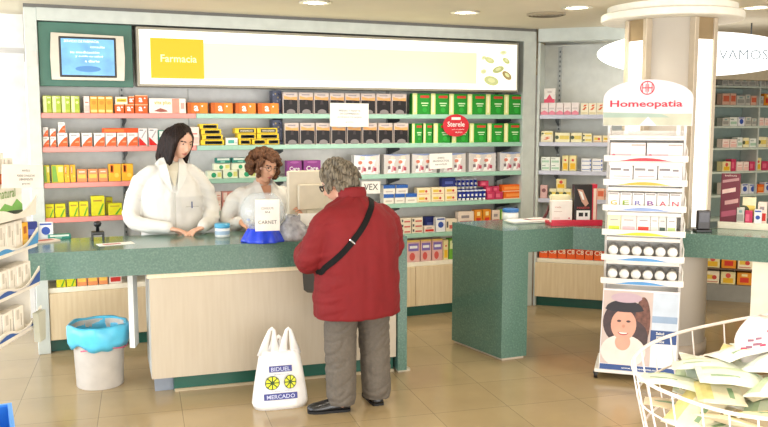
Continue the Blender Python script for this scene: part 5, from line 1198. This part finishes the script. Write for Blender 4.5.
def c1(mb):
    torso(mb,[(.80,0,.02,.225,.15),(.95,0,.015,.215,.145),(1.08,0,.01,.215,.14),(1.20,0,.0,.220,.142),(1.29,0,.008,.205,.120),(1.355,0,.015,.165,.095),(1.42,0,.02,.112,.075),(1.47,0,.02,.066,.058)],e=.9)
    for s,wr in ((-1,RW1),(1,LW1)):
        wr2 = V((wr.x,wr.y,wr.z))
        el = V((s*.278,.0,1.10))
        limb(mb,[(s*.12,.01,1.365),(s*.19,.01,1.315),(s*.245,.01,1.22),tuple(el),(s*.255,-.09,1.025),tuple(wr2+(wr2-el).normalized()*-.015)],[.062,.066,.064,.062,.058,.042])
me = coat_mesh(c1,[COATW],.006,.011,3,3); o = link('lab_coat', me, P_1)
mb = MB()   # lapels, button line, inner top
SHIRT = pm('#cfc8b4',.8)
m = MB(); m.loft([[(x,y,z) for x,y,z in r] for r in ([(-.055,-.062,1.44),(.055,-.062,1.44)],[(-.035,-.110,1.38),(.035,-.110,1.38)],[(-.005,-.148,1.28),(.005,-.148,1.28)])],SHIRT,False,False,False); o = m.build('blouse',P_1)
m = MB()
for s in (-1,1):
    strip(m,[(s*.066,-.018,1.468),(s*.070,-.085,1.425),(s*.060,-.128,1.35),(s*.022,-.158,1.24)],[.035,.055,.060,.012],.006,[(s*.5,-.6,.6),(s*.3,-.85,.4),(s*.2,-1,.15),(0,-1,.1)],COATW)
m.build('lapels',P_1)
m = MB(); m.box(-.003,-.163,.85,.003,-.150,1.23,pm('#b9b6ae',.8)); m.build('coat_seam',P_1)
m = MB(); m.bbox(.075,-.160,1.13,.165,-.150,1.135,pm('#c2bfb8',.8)); m.bbox(.11,-.164,1.12,.118,-.158,1.17,pm('#4a5a8a',.5)); m.build('chest_pocket',P_1)
def h1(mb):
    T = lambda p: tuple(M1 @ V(p))
    mb.ell(T((0,.022,.028)),(.083,.096,.101),DUM,M1.to_3x3(),28,20)
    for s in (-1,1):
        for k in range(9):
            a = k/8
            if s > 0 and k < 3: continue
            x = s*(.080-.012*abs(a-.3)); y = -.055+.145*a*1.0
            limb(mb,[T((s*.030,y*.8-.01,.108-.05*abs(a-.5))),T((s*.076,y,.035)),T((s*.080,y+.006,-.05)),T((s*(.080+.01*math.sin(k*2)),y+.012,-.13)),T((s*(.084+.02*math.sin(k*3.1)),y-.005+.02*(a<.3),-.205-.025*math.sin(k*1.7)))],[.018,.021,.020,.018,.008],10,3)
    for k in range(7):
        x = -.07+.14*k/6; limb(mb,[T((x,.085,.03)),T((x*1.1,.105,-.06)),T((x*1.1,.105,-.15)),T((x,.10,-.20))],[.028,.030,.028,.012],10,3)
mb = MB(); h1(mb); me = remesh(mb,.006,2,.5)
displace(me, lambda p,n: .006*noise.noise(V((math.atan2(p[1],p[0]-.04)*16,p[2]*4,p[0]*40)))); finish(me,[hair_mat('hair_dark','#120b09','#2c1a14')])
link('hair', me, P_1)

# ---------- older assistant with curly hair
WM = V((1.60,6.02,0))
M2 = HMAT((.0,-.085,1.395), .36, .22, .10)
RW2, LW2 = ony(240,222,5.86)-WM, ony(291,216,5.68)-WM
def b2(mb):
    head_pts(mb, M2, True, .93)
    limb(mb,[(0,.0,1.14),(-.005,-.02,1.26),(-.01,-.055,1.36)],[.062,.054,.05])
    torso(mb,[(.78,0,.01,.16,.11),(.92,0,.01,.145,.10),(1.05,0,.0,.155,.105),(1.16,0,-.005,.17,.095),(1.235,0,-.0,.13,.07),(1.275,0,-.005,.06,.05)])
    stand_legs(mb,.80,.01)
    limb(mb,[(-.16,.0,1.20),(-.235,.0,1.02),tuple(RW2)],[.045,.034,.025]); limb(mb,[(.16,.0,1.20),(.235,-.06,1.01),(.19,-.18,1.02),tuple(LW2)],[.045,.034,.03,.025])
    hand(mb, RW2, (.55,-.55,-.45), (.2,-.2,-.9), 1, .3, .162); hand(mb, LW2, (.35,-.5,.35), (-.6,-.6,-.2), 1, .55, .165)
P_2 = person('older assistant with short curly brown hair and white coat behind the sweets globe', WM, 0, .93, b2, M2, SKIN2, pm('#4a3024',.6))
def c2(mb):
    torso(mb,[(.76,0,.02,.21,.15),(.90,0,.01,.20,.15),(1.03,0,.0,.20,.15),(1.13,0,-.01,.205,.14),(1.19,0,-.005,.195,.115),(1.235,0,0,.155,.09),(1.27,0,-.0,.085,.07),(1.285,0,-.0,.062,.05)],e=.9)
    limb(mb,[(-.15,.0,1.19),(-.21,.0,1.14),(-.265,.0,1.03),(-.245,-.06,.975),tuple(RW2+V((-.01,.02,.0)))],[.066,.068,.064,.056,.044])
    limb(mb,[(.15,.0,1.19),(.215,.0,1.12),(.25,-.07,1.01),(.19,-.18,1.02),tuple(LW2+V((.0,.02,-.01)))],[.066,.068,.062,.054,.043])
me = coat_mesh(c2,[COATW],.006,.010,9,3); link('lab_coat', me, P_2)
m = MB()
for s in (-1,1): strip(m,[(s*.058,-.02,1.30),(s*.066,-.075,1.265),(s*.050,-.125,1.20),(s*.010,-.160,1.09)],[.03,.05,.05,.012],.006,[(s*.5,-.6,.6),(s*.3,-.85,.4),(s*.2,-1,.15),(0,-1,.1)],COATW)
m.build('lapels',P_2)
m = MB(); m.add([(-.050,-.078,1.262),(.050,-.078,1.262),(.0,-.156,1.13)],[(0,1,2)],SKIN2); m.build('open_neckline',P_2)
def h2(mb):
    T = lambda p: tuple(M2 @ V(p)); r=random.Random(8)
    mb.ell(T((0,.035,.035)),(.088,.092,.092),DUM,M2.to_3x3(),28,20)
    for i in range(170):
        a=r.uniform(0,2*PI); e_=r.uniform(-.7,1.45); x,y,z=.112*math.cos(e_)*math.cos(a),.118*math.cos(e_)*math.sin(a)+.026,.112*math.sin(e_)+.012
        if y<-.055 and z<.060: continue
        if y<-.02 and abs(x)<.062 and z<.055: continue
        mb.ell(T((x*1.06,y,z)),(r.uniform(.017,.026),)*3,DUM,None,8,6)
mb = MB(); h2(mb); me = remesh(mb,.006,1,.4); displace(me, lambda p,n: .006*noise.noise(V((p[0]*70,p[1]*70,p[2]*70)))); finish(me,[hair_mat('hair_brown','#3a2318','#7d5438',160)])
link('hair', me, P_2)
def glasses(M, parent, sc_=1.0, mat=None, th=.0018):
    m = MB(); mat = mat or BLACK
    for s in (-1,1):
        m.tube([tuple(M @ V((s*.033*sc_+.023*sc_*math.cos(a),-.100*sc_+.006*abs(math.cos(a)),.008*sc_+.017*sc_*math.sin(a)))) for a in [2*PI*i/20 for i in range(20)]],th,mat,6,closed=True)
        m.tube([tuple(M @ V(p)) for p in ((s*.056*sc_,-.094*sc_,.014*sc_),(s*.074*sc_,-.06*sc_,.014*sc_),(s*.080*sc_,.0,.012*sc_),(s*.080*sc_,.012*sc_,-.004))],th,mat,6)
    m.tube([tuple(M @ V((-.010*sc_,-.104*sc_,.012*sc_))),tuple(M @ V((.010*sc_,-.104*sc_,.012*sc_)))],.0018,mat,6)
    m.build('glasses',parent)
glasses(M2,P_2,.93,pm('#6a5040',.3))

# ---------- customer in the red coat, seen from behind
WC = V((1.80,4.63,0)); RZC = math.radians(188)
M3 = HMAT((.052,-.150,1.352), .72, .45, .0)
R3 = Matrix.Rotation(-RZC,3,'Z')
lw = R3 @ (V((1.66,5.02,.975))-WC); rw = R3 @ (V((2.02,5.02,.985))-WC)
def leg3(mb, r0, r1, r2, z0=.03):
    for s in (-1,1): limb(mb,[(s*.10,.0,.78),(s*.115,-.005,.46),(s*.125,.02,z0)],[r0,r1,r2],20)
def b3(mb):
    head_pts(mb, M3, True, .95)
    limb(mb,[(.0,.0,1.10),(.015,-.045,1.22),(.035,-.105,1.31)],[.07,.058,.055])
    torso(mb,[(.74,0,.0,.17,.13),(.90,0,0,.18,.14),(1.05,0,0,.18,.13),(1.15,0,-.01,.17,.10),(1.22,0,-.03,.10,.07),(1.25,0,-.04,.06,.05)])
    leg3(mb,.085,.055,.038,.09)
    for s in (-1,1): limb(mb,[(s*.125,.03,.05),(s*.125,-.07,.035)],[.035,.03])
    limb(mb,[(.17,-.01,1.16),(.26,-.03,.96),tuple(lw)],[.05,.042,.028]); limb(mb,[(-.17,-.01,1.16),(-.25,-.03,.95),tuple(rw)],[.05,.042,.028])
    hand(mb, lw, (-.1,-1,-.05), (0,0,-1), 1, .45, .165); hand(mb, rw, (.15,-1,-.05), (0,0,-1), -1, .45, .165)
P_3 = person('grey haired customer in a long red coat and grey trousers, seen from behind', WC, RZC, .95, b3, M3, SKIN1, pm('#7a736c',.6))
REDC = pm('#760a13',.8,.06,14,bump=.15,bscale=150)
def c3(mb):
    torso(mb,[(.572,0,.0,.272,.185),(.585,0,.0,.276,.19),(.70,0,.0,.272,.190),(.85,0,0,.262,.188),(1.0,0,0,.262,.185),(1.10,0,-.005,.255,.172),(1.17,0,-.015,.228,.150),(1.225,0,-.03,.175,.122),(1.265,0,-.045,.110,.09),(1.29,0,-.055,.076,.072)],e=.86)
    limb(mb,[(.17,-.01,1.155),(.232,-.01,1.10),(.280,-.02,.98),(.302,-.06,.905),(.25,-.20,.935),tuple(lw+V((0,.03,0)))],[.080,.082,.076,.072,.062,.050])
    limb(mb,[(-.17,-.01,1.155),(-.225,-.01,1.10),(-.255,-.02,1.0),(-.262,-.05,.93),(-.24,-.18,.94),tuple(rw+V((0,.03,0)))],[.082,.084,.076,.074,.064,.052])
me = coat_mesh(c3,[REDC],.007,.012,21,4); link('red_coat', me, P_3)
m = MB(); n=36
m.loft([[((rx+q)*math.cos(a), cy+(ry+q)*math.sin(a), z+dz_-.014*math.sin(a)*-1) for a in [2*PI*i/n for i in range(n)]] for rx,ry,cy,z,q,dz_ in ((.086,.078,-.050,1.268,0,0),(.084,.078,-.058,1.30,.004,0),(.076,.074,-.062,1.325,.004,0),(.070,.068,-.062,1.325,-.004,0),(.070,.066,-.055,1.27,-.004,0))],REDC,False)
m.build('collar',P_3)
TRS = pm('#625b53',.85,.10,60,bump=.2,bscale=120)
def t3(mb):
    for s in (-1,1): limb(mb,[(s*.105,.0,.72),(s*.115,-.002,.46),(s*.120,.012,.24),(s*.122,.022,.085)],[.116,.100,.093,.090],20)
    torso(mb,[(.62,0,0,.20,.14),(.78,0,0,.20,.15)])
mb = MB(); t3(mb); me = remesh(mb,.008,3,.5); displace(me, lambda p,n: fold(p,.006,9,8,4)-.007*max(0,.22-abs(noise.noise(V((p[0]*7,p[1]*7,p[2]*17+p[0]*11)))))/.22); cs=coords(me); cs[:,2]=np.maximum(cs[:,2],.045); me.vertices.foreach_set('co',cs.reshape(-1)); finish(me,[TRS]); link('trousers', me, P_3)
def shoe(hx, hy, ang):
    m = MB(); rings=[]; L_=.255; prof=[(0,.028,.045),(.02,.036,.070),(.07,.038,.078),(.12,.038,.066),(.17,.044,.052),(.22,.040,.042),(.245,.028,.034),(.255,.014,.026)]
    for x,w,h in prof: rings.append([(x-.05,w*math.cos(a)*(1.05 if math.sin(a)<0 else 1),max(.014,.014+h*max(0,math.sin(a)))) if math.sin(a)>-.01 else (x-.05,w*1.02*math.cos(a),.014) for a in [2*PI*i/20 for i in range(20)]])
    m.loft(rings,pm('#17171a',.25,.1,20)); o=m.build('shoe',P_3)
    s_=MB(); top=[(x-.05,w*1.06) for x,w,h in prof]; poly=top+[(x,-w) for x,w in top[::-1]]; s_.prism(poly,0,.015,pm('#0d0d0f',.6)); so=s_.build('sole',o)
    o.location=(hx,hy,0); o.rotation_euler=(0,0,ang)
f1_ = R3 @ (onz(344,409)-WC); f2_ = R3 @ (onz(381,406)-WC)
shoe(.122,.022,math.atan2(*( (R3 @ V((-.93,.18,0))).yx ))); shoe(-.122,.02,math.atan2(*((R3 @ V((.08,1,0))).yx)))
def h3(mb):
    T = lambda p: tuple(M3 @ V(p)); r=random.Random(5)
    mb.ell(T((0,.028,.028)),(.086,.096,.096),DUM,M3.to_3x3(),28,20); mb.ell(T((0,.060,-.035)),(.072,.056,.062),DUM,M3.to_3x3(),24,16)
    for i in range(120):
        a=r.uniform(0,2*PI); e_=r.uniform(-.95,1.45); x,y,z=.098*math.cos(e_)*math.cos(a),.112*math.cos(e_)*math.sin(a)+.026,.104*math.sin(e_)+.016
        if y<-.045 and z<.062: continue
        if y<.0 and z<-.02: continue
        w=V((r.uniform(-.35,.35)+x*2,y*3,-.8)).normalized()*.022; mb.tube([T(V((x*.97,y*.97,z))-w*1.3),T((x*1.0,y*1.0,z)),T(V((x*.97,y*.97,z))+w*1.3)],[.012,.019,.011],DUM,8,round_=True)
mb = MB(); h3(mb); me = remesh(mb,.006,4,.5); displace(me, lambda p,n: .004*noise.noise(V((p[0]*60,p[1]*60,p[2]*22)))); finish(me,[hair_mat('hair_grey','#3f382f','#8a806f',90)])
link('hair', me, P_3)
glasses(M3,P_3,.98,None,.0042)
# shoulder bag and strap, follows the coat surface
t = thing('shoulder_bag','black shoulder bag with long strap across the red coat','bag',WC,RZC)
def surf(x, z):   # back surface of the coat at local x,z (y>0)
    Z=[(.55,.0,.285,.19),(.85,0,.262,.188),(1.0,0,.262,.185),(1.10,-.005,.255,.172),(1.17,-.015,.228,.150),(1.225,-.03,.175,.122),(1.265,-.045,.110,.09),(1.30,-.055,.09,.085)]
    for k in range(len(Z)-1):
        if Z[k][0]<=z<=Z[k+1][0]: f_=(z-Z[k][0])/(Z[k+1][0]-Z[k][0]); cy,rx,ry=[Z[k][j]*(1-f_)+Z[k+1][j]*f_ for j in (1,2,3)]; break
    else: cy,rx,ry=0,.26,.185
    q=min(.97,abs(x)/rx); return cy+ry*(1-q**(2/.86))**(.86/2)
pts=[];nr=[]
from mathutils.bvhtree import BVHTree
cme = [c for c in P_3.children if c.name.startswith('red_coat')][0].data
bvh = BVHTree.FromPolygons([v.co for v in cme.vertices],[tuple(p.vertices) for p in cme.polygons])
def on_coat(o_, d_, off=.005):
    hit = bvh.ray_cast(V(o_), V(d_).normalized()); return hit
for k in range(22):
    f_=k/21; x=-.085+f_*.345; z=1.262-f_*.40
    h_, n_, _, _ = on_coat((x*1.4,.8,z+.05*(1-f_)), (-x*.4,-.8,-.05*(1-f_)))
    if h_ is None: continue
    pts.append(h_+n_*.005); nr.append(n_)
for k in range(5):      # round the side to the bag
    a_=.35-k*.33; z=.855-.006*k
    h_, n_, _, _ = on_coat((.9*math.cos(a_),.9*math.sin(a_),z),(-math.cos(a_),-math.sin(a_),0))
    if h_ is not None: pts.append(h_+n_*.005); nr.append(n_)
def relax(L,it):
    for _ in range(it): L=[L[0]]+[(L[i-1]+L[i]*2+L[i+1])/4 for i in range(1,len(L)-1)]+[L[-1]]
    return L
pts = relax(pts,2); nr = relax([V(n).normalized() for n in nr],3)
h_, n_, _, _ = on_coat((-.12,-.8,1.20),(0,1,0)); pts=[h_+n_*.005]+pts; nr=[n_]+nr
BAGP = pts[-1]
m = MB(); strip(m,pts,.036,.004,nr,pm('#0c0c0d',.7,spec=.2)); m.build('strap',t)
m = MB(); p=pts[13]; m.bbox(-.006,-.006,-.024,.006,.002,.024,pm('#b9b9bc',.2,metal=.9)); m.xf(Matrix.Translation(V(p)+V((0,.006,0))) @ Matrix.Rotation(.84,4,'Y')); m.build('buckle',t)
m = MB(); m.bbox(-.04,-.10,-.10,.04,.10,.08,BLACK,.018); m.xf(Matrix.Translation(BAGP+V((.03,-.10,-.06)))@Matrix.Rotation(.15,4,'X')); m.build('bag_body',t)

# ------------------------------------------------------------------ light
w = bpy.data.worlds.new('daylight'); sc.world = w; w.use_nodes = True
bg = w.node_tree.nodes['Background']; bg.inputs['Color'].default_value = (.93,.96,1.0,1); bg.inputs['Strength'].default_value = 1.3
def area(name, loc, target, sx, sy, power, color):
    ld = bpy.data.lights.new(name,'AREA'); ld.shape='RECTANGLE'; ld.size=sx; ld.size_y=sy; ld.energy=power; ld.color=color
    o = bpy.data.objects.new(name, ld); col.objects.link(o); o.location=loc; o.rotation_euler=(V(target)-V(loc)).to_track_quat('-Z','Y').to_euler(); return o
area('window_daylight', (-2.8,4.5,1.3), (2,4.5,1.0), 5.5, 2.1, 210, (.88,.94,1.0))
area('storefront_daylight', (2.5,-2.4,1.3), (2.5,5,1.0), 10, 2.1, 440, (1.0,.97,.92))
sc.view_settings.view_transform = 'Standard'; sc.view_settings.look = 'None'; sc.view_settings.gamma = 1; sc.view_settings.use_curve_mapping = False
sc.view_settings.exposure = .12
sc.cycles.use_denoising = True; sc.cycles.max_bounces = 8; sc.cycles.diffuse_bounces = 4; sc.cycles.caustics_reflective = False; sc.cycles.caustics_refractive = False
sc.cycles.sample_clamp_indirect = 6
